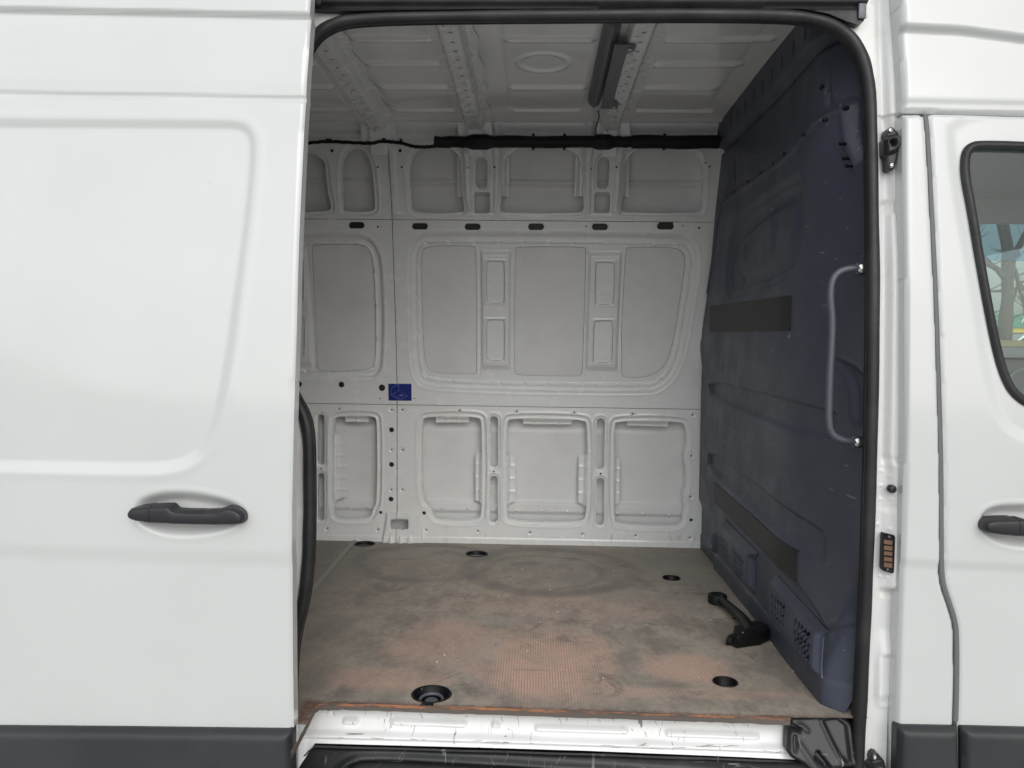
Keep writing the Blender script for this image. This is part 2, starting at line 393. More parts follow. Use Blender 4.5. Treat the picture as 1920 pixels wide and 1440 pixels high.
leftb = g.val(x_[0], -.60, -1.0); c = g.mix(g.math('MULTIPLY', leftb, .5), c, (.15, .145, .135))
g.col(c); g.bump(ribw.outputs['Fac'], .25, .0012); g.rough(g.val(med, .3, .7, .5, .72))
M_fedge = mat('rusty_floor_edge', (.16, .11, .08), .7)
g = NG(M_fedge); g.col(g.mix(g.val(g.noise(50, 5, .7, g.mapping((.3, 1, 2))), .42, .6), (.10, .085, .072), (.42, .17, .08)))
M_fedge2 = mat('grey_floor_underside', (.13, .11, .095), .7)
M_asph = mat('asphalt', (.30, .30, .29), .9)
g = NG(M_asph); g.col(g.mix(g.val(g.noise(.6, 6), .35, .7), (.46, .46, .45), (.56, .56, .545)))
M_grass = mat('dry_verge', (.30, .24, .12), .95)
g = NG(M_grass); g.col(g.mix(g.val(g.noise(3, 6), .35, .7), (.34, .26, .12), (.20, .19, .08)))
M_bark = mat('bark', (.15, .135, .115), .9)
g = NG(M_bark); g.col(g.mix(g.val(g.noise(9, 5, .7, g.mapping((3, 3, .6))), .35, .7), (.045, .042, .036), (.085, .08, .068)))
M_green = mat('green_fascia', (.02, .26, .17), .5); M_yel = mat('yellow_band', (.75, .50, .04), .5)
M_shop = mat('shop_front', (.16, .19, .21), .4); M_let = mat('white_letters', (.8, .8, .8), .5)
M_car = mat('silver_car_paint', (.55, .56, .58), .3, .2, .5); M_carg = mat('dark_car_glass', (.02, .025, .03), .1)

# ------------------------------------------------------------------ the van
VL = Vector((0, 2.9, 0))
van = bpy.data.objects.new('cargo_van', None); COL.objects.link(van); van.location = VL
tag(van, 'white high-roof cargo van with its sliding side door open on an empty cargo bay', 'van')
class _Root:                                   # parts keep world coordinates
    pass
_olink = link
def link(name, me, mat_, parent=None):
    o = _olink(name, me, mat_, parent)
    if parent is van: o.location = -VL
    return o

# ================================================================== far cargo side (inner pressed panels + outer skin behind)
PX = 3.86/F
XL, XR = -2.6, 0.845
def map_wall(u, v, h): return u, Yw(v) - h, v
def rp(pts, n=2): return chaikin(wp(pts), n)

H_top = [[(520,284),(609,287),(612,350),(621,385),(618,397),(520,397)],
  [(640,279),(693,277),(704,383),(700,397),(648,397),(643,390)],
  [(766,272),(866,272),(866,370),(872,390),(865,400),(778,399),(771,388)],
  [(942,272),(1092,272),(1092,368),(1096,392),(1088,400),(944,400),(936,392),(942,368)],
  [(1172,272),(1317,272),(1318,388),(1309,400),(1171,399),(1163,392),(1167,368)]]
H_rect = [[(889,360),(919,360),(919,400),(889,400)], [(1115,360),(1145,360),(1143,400),(1113,400)], [(733,972),(767,972),(767,991),(733,991)]]
H_low = [[(626,788),(633,780),(701,780),(707,788),(707,942),(699,955),(698,963),(690,972),(635,972),(626,962)],
  [(791,790),(798,781),(896,781),(904,790),(904,964),(896,975),(822,974),(812,964),(809,949),(792,935)],
  [(950,792),(958,784),(1094,786),(1102,797),(1101,966),(1090,979),(958,976),(949,965)],
  [(1151,797),(1159,789),(1277,790),(1286,799),(1286,836),(1282,843),(1282,864),(1285,875),(1285,911),(1280,920),(1280,937),(1283,947),(1279,961),(1279,976),(1268,986),(1160,982),(1150,972)]]
P_win = [[(787,474),(798,459),(884,459),(893,463),(893,690),(894,699),(886,702),(824,701),(804,694),(795,680),(791,610)],
  [(965,465),(969,461),(1096,461),(1100,466),(1094,690),(1090,704),(1084,706),(970,704),(963,699)],
  [(1173,466),(1178,462),(1262,462),(1281,468),(1287,484),(1283,520),(1268,622),(1256,670),(1244,690),(1226,703),(1200,709),(1172,708),(1164,703)],
  [(581,461),(586,457),(675,456),(694,466),(700,500),(704,625),(703,680),(691,695),(600,697),(591,690)],
  [(300,470),(320,457),(420,457),(430,462),(430,692),(420,697),(320,697),(305,680)]]
W_out = [[(764,480),(772,453),(792,437),(815,434),(1268,437),(1298,447),(1312,476),(1310,520),(1301,575),(1287,660),(1268,708),(1241,733),(1212,740),(940,736),(802,730),(778,716),(767,672)],
  [(250,440),(650,437),(690,440),(712,468),(719,510),(720,680),(711,705),(690,713),(250,713)]]
W_outw = [rp(p, 2) for p in W_out]; P_winw = [rp(p, 2) for p in P_win]
def rr_(p, r=.10): return chaikin([np.array(p[i])*(1-t)+np.array(p[(i+1) % len(p)])*t for i in range(len(p)) for t in (r, 1-r)], 1)
hole_w = [rp(p, 2) for p in H_top] + [rr_(wp(p)) for p in H_rect] + [rp(p, 2) for p in H_low]
CAP = [((668-9,422),(668+9,422),5.6), ((787-9,424),(787+9,424),5.6), ((886-9,425),(886+9,425),5.6), ((1005-9,425),(1005+9,425),5.6), ((1125-9,425),(1125+9,425),5.6), ((1248-10,424),(1248+10,424),5.6),
  ((903,307),(903,343),10.5), ((1131.5,307),(1130,343),10.5),
  ((602,783),(602,865),6.2), ((602,893),(602,970),6.2), ((926.5,788),(926.5,869),7.6), ((926,900),(926,972),7.6), ((1126.5,792),(1125.5,872),7.8), ((1126,904),(1125.5,977),7.6)]
CAPw = [(wp([a])[0], wp([b])[0], r*PX) for a, b, r in CAP]
DIM = [(635.5,767),(734,768.5),(754.5,768.5),(861,770),(968.5,772),(734,843.5),(754.5,843.5),(733.5,918.5),(754,918.5),(612.5,991.5),(708,993),(799,994),(896,996),(993.5,998.5),(1077,774),(1187,776),(1299,778),(1297,855),(1295,932),(1092,1001.5),(1192,1004.5),(1294,1008.5)]
DIMw = wp(DIM)
RND = [(560,720,6),(640,721,5.6),(716,727,6.2),(734,806,4.8),(734,871,4.8),(733,936,4.8),(713.5,961,3.2),(795,962,3.6),(1296,975,3.2),(602,879,1.8),(926,884,1.8),(1126,888,1.8),
  (708,313,2),(753,313,2),(878,316,1.5),(927,314,2),(1108,317,1.5),(1156,314,2),(1323,305,1.6),(1331,312,1.8),(708,425,2),(1099,424,1.4),(1311,427,2),(1281,423,1.4),(687+26,747,1.3),(777,747,1.3)]
RNDw = [(wp([(a, b)])[0], r*PX) for a, b, r in RND]
SQ = [(620,263),(702,263),(752,263.5),(750,282),(622,282),(1336,262)]
SQw = wp(SQ)
bowx = [wp([(x, 300)])[0][0] for x in (722, 903, 1131)]
posts = [(wp([(900, 470)])[0][0], wp([(958, 470)])[0][0]), (wp([(1105, 470)])[0][0], wp([(1168, 470)])[0][0]), (wp([(438,470)])[0][0], wp([(572, 470)])[0][0])]
EMB = [[(912,489),(946,489),(946,569),(912,569)], [(912,599),(946,599),(946,676),(912,676)], [(1117,491),(1153,491),(1151,571),(1115,571)], [(1114,601),(1150,601),(1148,680),(1111,680)], [(535,485),(568,485),(568,563),(535,563)], [(538,594),(570,594),(570,668),(538,668)]]
EMBw = [wp(p) for p in EMB]
z_of = lambda x, y: wp([(x, y)])[0][1]
ZB, ZM, ZT = z_of(950, 1021), z_of(950, 762), z_of(950, 413.5)
def seam_x(z): return np.interp(z, [z_of(744, 960), z_of(744.5, 740), z_of(741, 600), z_of(735.5, 412), z_of(726, 285)],
     [wp([(744.5, 960)])[0][0], wp([(744.5, 740)])[0][0], wp([(741.5, 600)])[0][0], wp([(735.5, 412)])[0][0], wp([(727, 285)])[0][0]])
TABS = [((626,812),(646,820),(648,932),(626,940)), ((645,779),(690,779),(690,792),(646,792)), ((816,780),(879,780),(879,793),(816,793)), ((905,848),(891,850),(891,940),(905,946)),
  ((949,850),(966,852),(966,941),(949,948)), ((980,784),(1074,785),(1073,797),(981,796)), ((1103,852),(1086,856),(1085,944),(1102,952)), ((1150,858),(1163,860),(1162,946),(1150,950)), ((1176,788),(1254,790),(1254,801),(1177,799)),
  ((866,288),(856,290),(857,366),(866,368)), ((942,288),(954,290),(954,366),(942,367)), ((1092,288),(1080,290),(1077,366),(1092,367)), ((1171,288),(1181,290),(1180,366),(1167,367)), ((609,287),(606,289),(612,366),(618,368))]
zt1, zt2, zt3 = z_of(1010, 242), z_of(1010, 250), z_of(1010, 262)
brk = wp([(725,962),(790,962),(794,1019),(716,1019)])
def h_wall(U, V):
    H = np.zeros_like(U)
    for k, p in enumerate(hole_w):
        s = sd_poly(U, V, p)
        if k < 5: H += -.006*ss(-.020, -.010, s) + .002*np.exp(-((s+.024)/.005)**2)
        elif k < 8: H += -.002*ss(-.008, -.002, s)
        else: H += -.009*ss(-.025, -.016, s) + .0022*np.exp(-((s+.029)/.005)**2) + .003*ss(-.007, -.001, s)
    for a, b, r in CAPw[6:]:
        s = sd_caps(U, V, a, b, r); H += -.005*ss(-.013, -.006, s) + .0015*np.exp(-((s+.017)/.004)**2)
    for a, b, r in CAPw[:6]:
        s = sd_caps(U, V, a, b, r); H += -.0025*ss(-.004, 0, s)
    for c in DIMw:
        d = np.hypot(U-c[0], V-c[1]); H += -.0035*ss(.0125, .0085, d) + .001*np.exp(-((d-.0145)/.003)**2)
    inW = np.zeros_like(U)
    for p in W_outw:
        s = sd_poly(U, V, p, .12); inW = np.maximum(inW, ss(0, .004, s))
        H += -.022*ss(0, .020, s) + .0015*np.exp(-((s+.006)/.005)**2)
        H += .006*(ss(.034, .040, s) - ss(.050, .056, s))*(V < z_of(900, 500)) + .006*(ss(.034, .038, s)-ss(.046, .050, s))*(V >= z_of(900, 500))
        per = np.abs(((U*1.0+V*.7)*8.5) % 1 - .5)                    # spot-weld notches along the ridge
        H -= .004*(ss(.034, .038, s)-ss(.050, .054, s))*ss(.10, .06, per)
    za, zb = z_of(930, 476), z_of(930, 690)
    for x0, x1 in posts:
        c = (x0+x1)/2; hw = abs(x1-x0)/2; d = np.abs(U-c)
        e = ss(za+.022, za-.012, V)*ss(zb-.012, zb+.022, V)
        H += .016*ss(hw, hw-.013, d)*e
        H += -.004*np.exp(-((d-hw-.004)/.004)**2)*ss(z_of(930,455), z_of(930,475), V)*ss(z_of(930,712), z_of(930,690), V)*inW
    for p in EMBw:
        s = sd_poly(U, V, p, .03); H += .003*np.exp(-((s+.004)/.0045)**2) - .005*ss(0, .006, s)
    for x0 in bowx[1:]:                                              # upper posts under the roof bows
        d = np.abs(U-x0-.002); e = ss(z_of(903,404), z_of(903,392), V)
        H += e*(.014*ss(.100, .075, d) - .010*ss(.062, .045, d) + .0)
    d = np.abs(U-seam_x(V)-.018); H += .006*ss(.018, .008, d)*ss(ZT, ZT+.03, V)
    H += .004*np.exp(-((V-z_of(950,404))/.007)**2)*(U > seam_x(V))
    H += .010*ss(zt3-.012, zt3, V) - .016*ss(zt2-.006, zt2+.004, V) + .024*ss(zt1-.010, zt1+.012, V)
    for cx in (635, 812, 990, 1075, 1215, 1290):                      # shallow pads on the upper rail
        a = wp([(cx-28, 262)])[0]; b = wp([(cx+28, 262)])[0]; s = sd_caps(U, V, a, b, .012); H += .004*ss(-.006, .002, s)
    s = sd_poly(U, V, brk, .05); H += .020*ss(-.004, .010, s)
    for cx in (734, 752, 769):
        a = wp([(cx, 1018)])[0]; e = np.abs(U-a[0]); t = a[1]+.045-V
        H += .012*np.clip(1-e/np.maximum(.001, .5*t), 0, 1)*(t > 0)*(V < a[1]+.045)*(e < .022)
    nz = lambda f, p: np.sin(U*f+p)*np.sin(V*f*1.3+p*2)
    H += .0006*(nz(7, 1) + .6*nz(15, 2.2))                            # slight unevenness of sheet metal
    H += .003*ss(ZB+.035, ZB+.028, V)
    return H
def keep_wall(U, V):
    K = np.full(U.shape, 1.0)
    for p in hole_w + P_winw: K = np.minimum(K, -sd_poly(U, V, p))
    for a, b, r in CAPw: K = np.minimum(K, -sd_caps(U, V, a, b, r))
    for c in DIMw: K = np.minimum(K, np.hypot(U-c[0], V-c[1])-.0046)
    for c, r in RNDw: K = np.minimum(K, np.hypot(U-c[0], V-c[1])-r)
    for c in SQw: K = np.minimum(K, -sd_box(U, V, c[0]-.007, c[0]+.007, c[1]-.007, c[1]+.007))
    return K
G = .0019
ST = .0031
regs = [('inner_side_panel', XL, None, ZB, ZM), ('inner_side_panel', None, XR, ZB, ZM), ('inner_side_panel', XL, None, ZM, ZT), ('inner_side_panel', None, XR, ZM, ZT), ('inner_side_panel', XL, None, ZT, 2.70), ('inner_side_panel', None, XR, ZT, 2.70)]
zslope = .0025   # seams run very slightly out of level
wall_parts = []
for nm, a, b, z0, z1 in regs:
    def kp(U, V, a=a, b=b, z0=z0, z1=z1):
        K = keep_wall(U, V)
        if a is None: K = np.minimum(K, U-seam_x(V)-G)
        if b is None: K = np.minimum(K, seam_x(V)-G-U)
        return np.minimum(K, np.minimum(V-z0-G*.8, z1-G*.8-V))
    ua = -1.30 if a is not None else -.78; ub = XR if b is not None else -.66
    wall_parts.append(sheet(nm, ua, ub, z0-.004, z1+.004, ST, map_wall, h_wall, kp, M_inner, van, rim=.016))
mb = MB()
def loop3(P, h, n=1):
    Pz = [np.array(p) for p in P]; Pz.append(Pz[0]); out = []
    for a, b in zip(Pz[:-1], Pz[1:]):
        m = max(1, int(np.linalg.norm(b-a)/.03)); out += [a+(b-a)*i/m for i in range(m)]
    out.append(out[0]); hh = h_wall(np.array([p[0] for p in out]), np.array([p[1] for p in out]))
    return [(p[0], float(Yw(p[1]))-k+h, p[1]) for p, k in zip(out, hh)]
for p in P_winw[:4]: mb.tube(loop3(p, .002), .0017, 5, cap=False)
for p in EMBw: mb.tube(loop3(rr_(p), .0006), .0012, 5, cap=False)
tag(mb.build('panel_gap_shade', M_edge, van), kind='stuff')  # thin dark tubes painting the shadow lines round panels and embossings
# plain continuation of the cargo side behind the opened door, out of the picture
sheet('inner_side_panel', -2.6, -1.30, ZB, 2.70, .05, map_wall, None, None, M_inner, van)
# outer skin seen through the cut-outs
zc1, zc2 = z_of(1000, 331), z_of(1000, 340)
def h_skin(U, V):
    H = np.full_like(U, -.085)
    inm = ss(ZM+.01, ZM+.05, V)*ss(ZT+.02, ZT-.03, V)
    H += .058*inm
    H += ss(ZT, ZT+.05, V)*(.012*(ss(zc2-.004, zc2+.004, V) - ss(zc1-.004, zc1+.004, V)))
    z1, z2, z3 = z_of(950, 946), z_of(950, 952), z_of(950, 966)
    H += .018*ss(z1+.004, z1-.006, V) + .010*ss(z2+.002, z2-.003, V)*0 - .012*ss(z3+.004, z3-.004, V)
    H += .004*ss(z_of(950, 806), z_of(950, 812), V)*ss(ZM, ZM-.02, V)
    H += .0012*np.sin(U*5+1)*np.sin(V*6)
    return H
sheet('outer_skin', -2.6, XR, ZB-.05, 2.70, .008, map_wall, h_skin, None, M_skin, van)
# flange tabs bent inwards at the cut-outs
for q in TABS:
    w_ = wp(q); c = np.mean(np.array(w_), 0)
    def mt(u, v, h): return u, Yw(v) + .030 - h, v
    us = [p[0] for p in w_]; vs = [p[1] for p in w_]
    vert = (max(vs)-min(vs)) > (max(us)-min(us)); L0, L1 = (min(vs), max(vs)) if vert else (min(us), max(us))
    nt_ = max(2, int((L1-L0)/.055))
    def ht(U, V, vert=vert, L0=L0, L1=L1, nt_=nt_, ed=w_[0]):
        T = (V if vert else U); t = (T-L0)/(L1-L0)*nt_
        a = np.abs((U if vert else V) - (ed[0] if vert else ed[1]))
        return .016*ss(.022, .004, a) + .003*np.exp(-((((t+.5) % 1)-.5)/.10)**2)
    sheet('flange_tab', min(us)-.002, max(us)+.002, min(vs)-.002, max(vs)+.002, .004, mt, ht, lambda U, V, p=w_: sd_poly(U, V, p), M_inner, van, rim=.004)
# black plugs, and black discs painting the shade in the plain holes
mb = MB()
for c, r in RNDw:
    mb.lathe((c[0], Yw(c[1])+.010, c[1]), [(r*1.25, 0), (r*.3, .002)], 14, (0, -1, 0))
for c in SQw: mb.box((c[0], float(Yw(c[1]))+.012, c[1]), (.009, .002, .009))
tag(mb.build('hole_dark_fill', M_hole, van), kind='stuff')
mb = MB()
for c in DIMw: mb.lathe((c[0], Yw(c[1])+.012, c[1]), [(.007, 0), (.001, .001)], 10, (0, -1, 0))  # black discs behind the screw holes give them their inner shade
tag(mb.build('screw_hole_discs', M_hole, van), kind='stuff')
for a, b, r in CAPw[:6]:
    mb = MB(); mb.box(((a[0]+b[0])/2, float(Yw(a[1]))+.020, a[1]), ((b[0]-a[0])/2+r+.006, .002, r+.006)); mb.build('slot_dark_backing', M_hole, van)  # black sheet behind each slot in place of the cavity's shade
# screws on the outer skin seen low in the cut-outs
mb = MB()
for x, y in [(647,957),(826,959),(874,959),(968,962),(1016,963),(1064,964),(1160,968),(1209,969),(1259,971)]:
    c = wp([(x, y)])[0]; mb.lathe((c[0], Yw(c[1])+.066, c[1]), [(.007, 0), (.006, .004), (.002, .005)], 10, (0, -1, 0))
tag(mb.build('skin_screws', M_metal, van), kind='stuff')
for x, y in [(683,954),(932,957),(1244,967)]:
    c = wp([(x, y)])[0]; MB().lathe((c[0], Yw(c[1])+.066, c[1]), [(.013, 0), (.012, .004), (.005, .005), (.004, .012), (.001, .013)], 14, (0, -1, 0)).build('skin_plug', M_skin, van)
# blue load diagram sticker across the seam
ps = wp([(727.5,718.5),(772.5,718.8),(772.8,752.2),(728,751.8)])
def Q(t): return t[0], float(Yw(t[1]))-.0022, t[1]
MB().prism([Q(p) for p in ps], (0, -.0008, 0)).build('load_sticker', M_stickw, van, smooth=False)
st = bpy.data.objects['load_sticker']
cx_, cz_ = np.mean(np.array(ps), 0)
def shr(p, k): return (cx_+(p[0]-cx_)*k[0], cz_+(p[1]-cz_)*k[1])
MB().prism([(shr(p, (.965, .95))[0], float(Yw(p[1]))-.0031, shr(p, (.965, .95))[1]) for p in ps], (0, -.0006, 0)).build('sticker_print', M_sticker, st, smooth=False)
SK = lambda x, y: hit(700+x/16, 690+y/16, Yw)
mb = MB()
for l in [[(535,810),(535,610),(765,480),(770,670),(535,810),(805,965),(1025,835),(770,670)], [(600,825),(650,770)], [(680,885),(720,825)], [(755,915),(795,865)]]:
    for p, q in zip(l[:-1], l[1:]):
        p, q = SK(*p), SK(*q); mb.tube([(p[0], Yw(p[1])-.0042, p[1]), (q[0], Yw(q[1])-.0042, q[1])], .0007, 5)
for x0, x1, y in [(805,880,792), (785,910,832)]:
    p, q = SK(x0, y), SK(x1, y); mb.tube([(p[0], Yw(p[1])-.0042, p[1]), (q[0], Yw(q[1])-.0042, q[1])], .0016 if y > 800 else .0011, 5)
mb.build('sticker_lines', M_stickl, st)

# ================================================================== roof
ZR = FZ+1.985
def zroof(x, y): return ZR + .012 - .012*((y-2.85)/.75)**2
def map_roof(u, v, h): return u, v, zroof(u, v) - h
BOW = [(-.715, .035, .085, .05), (-.282, .032, .085, .05), (.318, .032, .06, .06), (-1.30, .033, .085, .05), (-1.9, .033, .085, .05)]
sw_y = [hitz(1000, yy, ZR)[1] for yy in (78, 125, 168, 210)]
secs = [(-1.21, -.80), (-.625, -.345), (-.12, .185), (.40, .70), (-1.85, -1.39)]
yc_c = hitz(1018, 122, ZR)
def h_roof(U, V):
    H = np.zeros_like(U)
    for i, y in enumerate(sw_y):
        for j, (a, b) in enumerate(secs):
            if j == 3: b = (.745, .70, .66, .72)[i]
            if j == 2 and i == 1: continue
            s = sd_caps(U, V, (a+.028, y), (b-.028 if j < 3 else b, y), .018); H += .009*ss(-.012, .008, s)
    for a, b in secs:
        s = sd_box(U, V, a+.0, b-.0, 2.42, 3.30, .05); H += .003*ss(-.006, .006, s)
    d = np.hypot(U-yc_c[0], (V-yc_c[1])); H += .006*np.exp(-((d-.085)/.010)**2) - .002*ss(.09, .08, d)
    s = V - (sw_y[3]+.115); H += .010*np.exp(-(s/.02)**2)
    H += .0012*np.sin(U*6)*np.sin(V*7+1)
    return H
sheet('roof_panel', -2.6, .90, 2.10, 3.62, .008, map_roof, h_roof, None, M_roofp, van, flip=True)
def bow(xc, hw, fl, fr):
    pts = []
    prof_d = .034
    hs_ = [(y, (random.random() < .55)) for y in np.arange(2.36, 3.50, .077)]
    def mp(u, v, h):
        vv = np.minimum(v, 3.46); ex = np.maximum(v-3.46, 0)
        return u, vv + ex*.35, zroof(u, vv) - h - ex*1.0
    def hb(U, V):
        d = np.abs(U-xc); H = .0075 + prof_d*ss(hw+.016, hw-.004, d)
        for i, (y, two) in enumerate(hs_):
            r = np.hypot(U-xc, (V-y)); H -= .0
        for y in sw_y: H += .0
        return H*1.0
    def kb(U, V):
        K = np.minimum(U-(xc-hw-fl*.5), (xc+hw+fr)-U)
        K = np.minimum(K, np.minimum(V-2.19, 3.565-V))
        # flange outline steps back between the swages
        K = np.minimum(K, (xc+hw+fr-.006+.006*np.cos((V-sw_y[0])*2*math.pi/.24))-U)
        for y, two in hs_:
            K = np.minimum(K, np.hypot(U-xc-.004, V-y)-.0078)
            if two: K = np.minimum(K, np.hypot(U-xc+.012, V-y-.028)-.0056)
        return K
    return sheet('roof_bow', xc-hw-fl, xc+hw+fr+.004, 2.14, 3.58, .0032, mp, hb, kb, M_inner, van, rim=.004, flip=True)
for b in BOW[:4]: bow(*b)
# near-black discs painted in for the shaded holes at the bow ends
for x in bowx:
    c = wp([(x*0+{0:722,1:903,2:1131}[bowx.index(x)], 268 if x != bowx[0] else 263)])[0]
    MB().lathe((c[0], float(Yw(c[1]))-.012, c[1]), [(.017, 0), (.016, .003), (.012, .002)], 18, (0, -.55, -.83)).build('bow_hole_disc', M_hole, van)
# roof lamp housing with ribs, bracket plate and its lead
def PR(x, y, z): return (*hitz(x, y, z), z)
zl = ZR-.034
a0, a1, a2, a3 = PR(1122,206,zl), PR(1150,210,zl), PR(1176,44,zl), PR(1146,44,zl)
y0_, y1_ = a3[1], a0[1]; xl0, xl1 = .198, .250
def hl(U, V):
    s = sd_box(U, V, xl0, xl1, y0_, y1_, .03); d = (U-xl0)/(xl1-xl0)
    H = -.03 + .03*np.sqrt(np.clip(s/.022, 0, 1)) + .004*np.exp(-((d-.5)/.05)**2) - .006*np.exp(-((d-.62)/.03)**2) - .006*np.exp(-((d-.35)/.03)**2)
    return H
lamp = sheet('roof_lamp', xl0-.004, xl1+.004, y0_, y1_, .005, lambda u, v, h: (u, v, zl-h), hl, lambda U, V: sd_box(U, V, xl0, xl1, y0_, y1_, .03), M_dmetal, van, rim=.02, flip=True)
zb_ = ZR-.040
pl = [PR(1152,84,zb_), PR(1193,86,zb_), PR(1190,96,zb_), PR(1174,102,zb_), PR(1150,190,zb_), PR(1160,196,zb_), PR(1158,205,zb_), PR(1126,204,zb_)]
MB().prism(pl, (0, 0, .004)).build('bracket', M_dmetal, lamp, smooth=False)
for x, y in ((1181,91), (1151,200)):
    MB().lathe(PR(x, y, zb_-.0005), [(.008, 0), (.007, .005), (.002, .006)], 12, (0, 0, -1)).build('screw', M_metal, lamp)
MB().tube([PR(1122,208,zl), PR(1124,218,ZR-.03), (hitz(1116,232,ZR)[0], 3.44, ZR-.03), (wp([(1117,246)])[0][0], 3.50, 2.62), (wp([(1118,262)])[0][0], 3.50, 2.575)], .0028, 6).build('lead', M_black, lamp)

# ================================================================== cable duct and hanging harness along the cantrail
def DU(x, y, off=.078): c = wp([(x, y)])[0]; return np.array([c[0], float(Yw(c[1]))-off, c[1]])
r0 = .0265
def ductseg(x0, x1, ys, r, nm='cable_duct', parent=van):
    P = []; rr = []
    for t in np.linspace(0, 1, 12):
        p = DU(x0+(x1-x0)*t, ys[0]+(ys[1]-ys[0])*t); p[2] += .0015*math.sin(t*9+x0); P.append(p); rr.append(r*(1+.03*math.sin(t*13+x0)))
    return MB().tube(P, rr, 14).build(nm, M_black, parent)
duct = ductseg(819, 874, (275.2, 275), r0*.96)
ductseg(930, 1106, (274.8, 275), r0, 'duct_sleeve', duct); ductseg(1150, 1184, (275, 275), r0*.93, 'duct_sleeve', duct); ductseg(1181, 1340, (275, 275.5), r0*1.12, 'duct_sleeve', duct)
for a, b in ((872, 932), (1104, 1152)):
    P = [DU(a+(b-a)*t, 275) for t in (0, .12, .28, .72, .88, 1)]; MB().tube(P, [r0*.9, r0*1.02, r0*1.3, r0*1.3, r0*1.02, r0*.9], 8).build('duct_collar', M_black, duct)
for x in (1000, 1057, 1240):
    MB().box(DU(x, 275, .078), (.006, .012, .034)).build('duct_clip', M_black, duct, bevel=.002)
MB().tube([DU(1338, 271, .08), DU(1350, 271, .08), DU(1358, 270, .07)], .006, 6).build('duct_lead', M_black, duct)
pts = [(520,275),(570,276),(600,274.5),(622,272),(650,274),(690,276),(706,276),(716,272.5),(728,272.5),(745,274),(760,276),(775,281),(790,283),(805,283),(822,281)]
pts = [DU(x, y, .066) for x, y in pts]
sm = chaikin(pts, 2, False)
har = MB(); 
for ph in (0, 2.1, 4.2):
    har.tube([p + np.array([0, .004*math.sin(i*.9+ph), .0042*math.cos(i*.9+ph)]) for i, p in enumerate(sm)], .0045, 6)
har = har.build('wiring_harness', M_black, van)
for x, y in ((621, 271), (725, 270)): MB().box(DU(x, y, .058), (.008, .012, .008)).build('harness_clip', M_black, har, bevel=.002)

# ================================================================== bulkhead between cargo bay and cab
def XB(y, z):
    y = np.asarray(y, float); z = np.asarray(z, float)
    y = y - .3*lean(z)
    return .83 + .085*ss(2.62-.34*ss(FZ+1.15, FZ+1.75, z), 2.08, y)*ss(FZ+.04, FZ+.42, z) + .085*ss(2.135, 2.055, y)*ss(FZ+.42, FZ+.04, z)*ss(FZ-.10, FZ+.08, z) - .024*ss(FZ+.5, FZ, z)*ss(3.4, 2.2, y)
def hb(px, py):
    d = ray(px, py); X = .83
    for _ in range(25):
        s = X/d[0]; X = .5*X + .5*float(XB(d[1]*s, CAM[2]+d[2]*s))
    s = X/d[0]; return d[1]*s, CAM[2]+d[2]*s
def bp(pts): return [hb(x, y) for x, y in pts]
def map_b(u, v, h): return XB(u, v) - h, u, v
def lin(pts):
    p = bp(pts); p.sort(); a = np.array(p); return lambda y: np.interp(y, a[:, 0], a[:, 1])
L1 = lin([(1364,269),(1460,172),(1564,70)]); L2 = lin([(1361,366),(1480,279),(1598,184)])
wpres = chaikin(bp([(1371,560),(1366,520),(1376,440),(1400,400),(1500,330),(1512,345),(1512,430),(1502,490),(1484,522),(1420,545)]), 2)
wpres2 = chaikin(bp([(1384,470),(1392,440),(1430,405),(1490,365),(1497,400),(1490,455),(1470,495),(1420,520),(1386,530)]), 2)
band1 = chaikin(bp([(1332,709),(1460,740),(1568,768),(1580,778),(1574,815),(1562,830),(1450,790),(1342,750)]), 1)
band2 = chaikin(bp([(1333,846),(1350,852),(1450,925),(1547,990),(1557,1005),(1557,1075),(1450,985),(1336,880)]), 1)
mainlow = lin([(1336,935),(1358,958),(1430,1030),(1500,1098),(1556,1182),(1600,1275)])
mainp = [(1.95, 2.42), (1.95, 1.0)] + bp([(1556,1182),(1500,1098),(1430,1030),(1358,958),(1333,930),(1319,850),(1324,700),(1318,640),(1352,410),(1361,372),(1480,285),(1598,190),(1604,194),(1609,262),(1622,300)])
_unused = bp([(1361,372),(1556,1182),(1500,1098),(1430,1030),(1358,958),(1333,930),(1319,850),(1324,700),(1318,640),(1352,410)])
frontfold = chaikin(bp([(1640,700),(1566,660),(1572,690),(1592,712),(1600,742),(1602,800),(1640,810)]), 2)
recf = chaikin(bp([(1570,775),(1583,800),(1577,830),(1552,840)]), 2, False)
